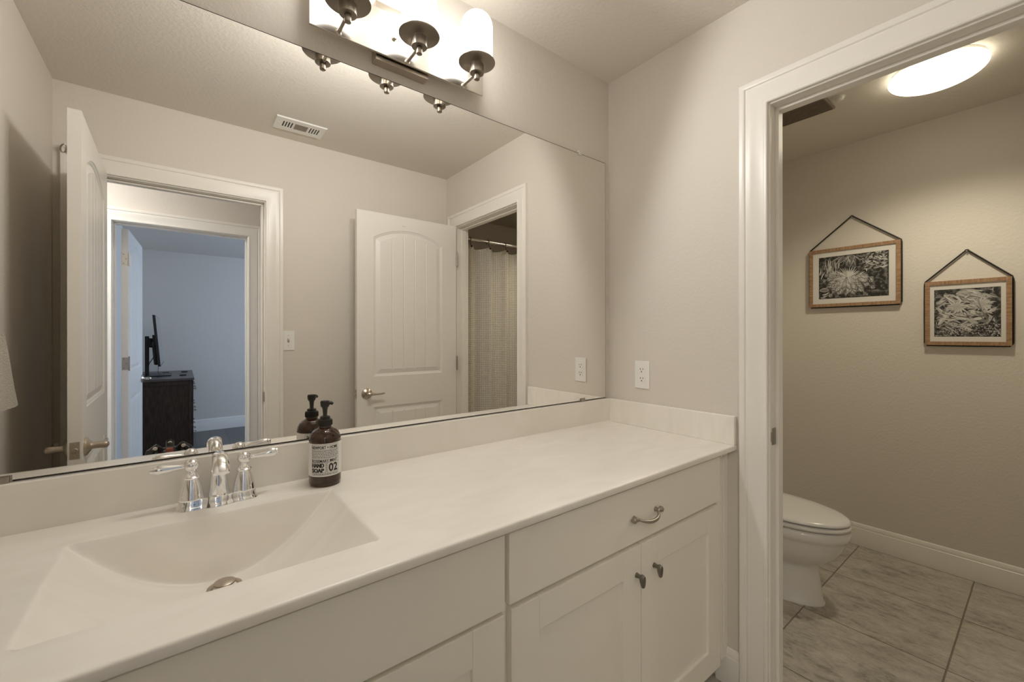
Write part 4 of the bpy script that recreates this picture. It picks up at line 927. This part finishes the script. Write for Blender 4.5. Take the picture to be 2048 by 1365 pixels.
bm = BM(); tube(bm, [(-1.765, -4.62, 0.955), (-1.77, -4.60, 0.89), (-1.76, -4.58, 0.845), (-1.775, -4.56, DZT + 0.003)], 0.002, 6); obj('cable', bm, M['black'], tv)
for k, (x, y, lab) in enumerate(((-1.72, -5.25, 'small dark remote-sized item on the dresser top near the television base'), (-1.56, -4.75, 'small flat dark item on the dresser top near its front edge'), (-1.545, -5.3, 'small flat dark item at the far corner of the dresser top'))):
    bm = BM(); box(bm, x - 0.03, x + 0.03, y - 0.05, y + 0.05, DZT + 0.0005, DZT + 0.012, 0.003, 2); tag(obj('remote_control', bm, M['black']), lab, 'remote')

# ------------------------------------------------------------------ tripod standing in the hall doorway
TPX, TPY = -1.612, -1.268
tp = thing('camera_tripod', 'low black tripod with silver bolts and a red grip reflected in the mirror', 'tripod', (TPX, TPY, 0))
bm = BM(); lathe(bm, [(0.016, 0.60), (0.016, 0.735), (0.024, 0.738), (0.024, 0.746), (0.018, 0.748)], (TPX, TPY, 0), 'z', 24); obj('centre_column', bm, M['black'], tp)
bm = BM(); lathe(bm, [(0.045, 0.705), (0.052, 0.715), (0.052, 0.738), (0.042, 0.742), (0.026, 0.744)], (TPX, TPY, 0), 'z', 32); obj('collar', bm, M['black'], tp)
bm = BM(); box(bm, TPX - 0.014, TPX + 0.014, TPY + 0.050, TPY + 0.072, 0.690, 0.757, 0.007, 3); obj('grip', bm, M['rubber_red'], tp)
for a in (PI / 2 - 0.95, PI / 2 + 0.95, -PI / 2):
    dx, dy = math.cos(a), math.sin(a)
    bm = BM(); tube(bm, [(TPX + dx * 0.034, TPY + dy * 0.034, 0.738), (TPX + dx * 0.058, TPY + dy * 0.058, 0.758), (TPX + dx * 0.082, TPY + dy * 0.082, 0.745), (TPX + dx * 0.10, TPY + dy * 0.10, 0.69)], [0.012, 0.0165, 0.0165, 0.0145], 14)
    hp = (TPX + dx * 0.10, TPY + dy * 0.10, 0.69); ft = (TPX + dx * 0.24, TPY + dy * 0.24, 0.012)
    mid = tuple(hp[i] + (ft[i] - hp[i]) * 0.5 for i in range(3))
    tube(bm, [hp, mid], 0.0135, 12); tube(bm, [mid, ft], 0.010, 12); lg = obj('leg', bm, M['black'], tp)
    bm = BM(); lathe(bm, [(0.0085, 0.0), (0.0085, 0.006), (0.005, 0.008)], (TPX + dx * 0.062, TPY + dy * 0.062 + 0.014, 0.758), 'y', 18); obj('bolt', bm, M['chrome'], lg)
    bm = BM(); lathe(bm, [(0.011, 0.0005), (0.014, 0.006), (0.012, 0.022)], (ft[0], ft[1], 0), 'z', 16); obj('rubber_foot', bm, M['black'], lg)
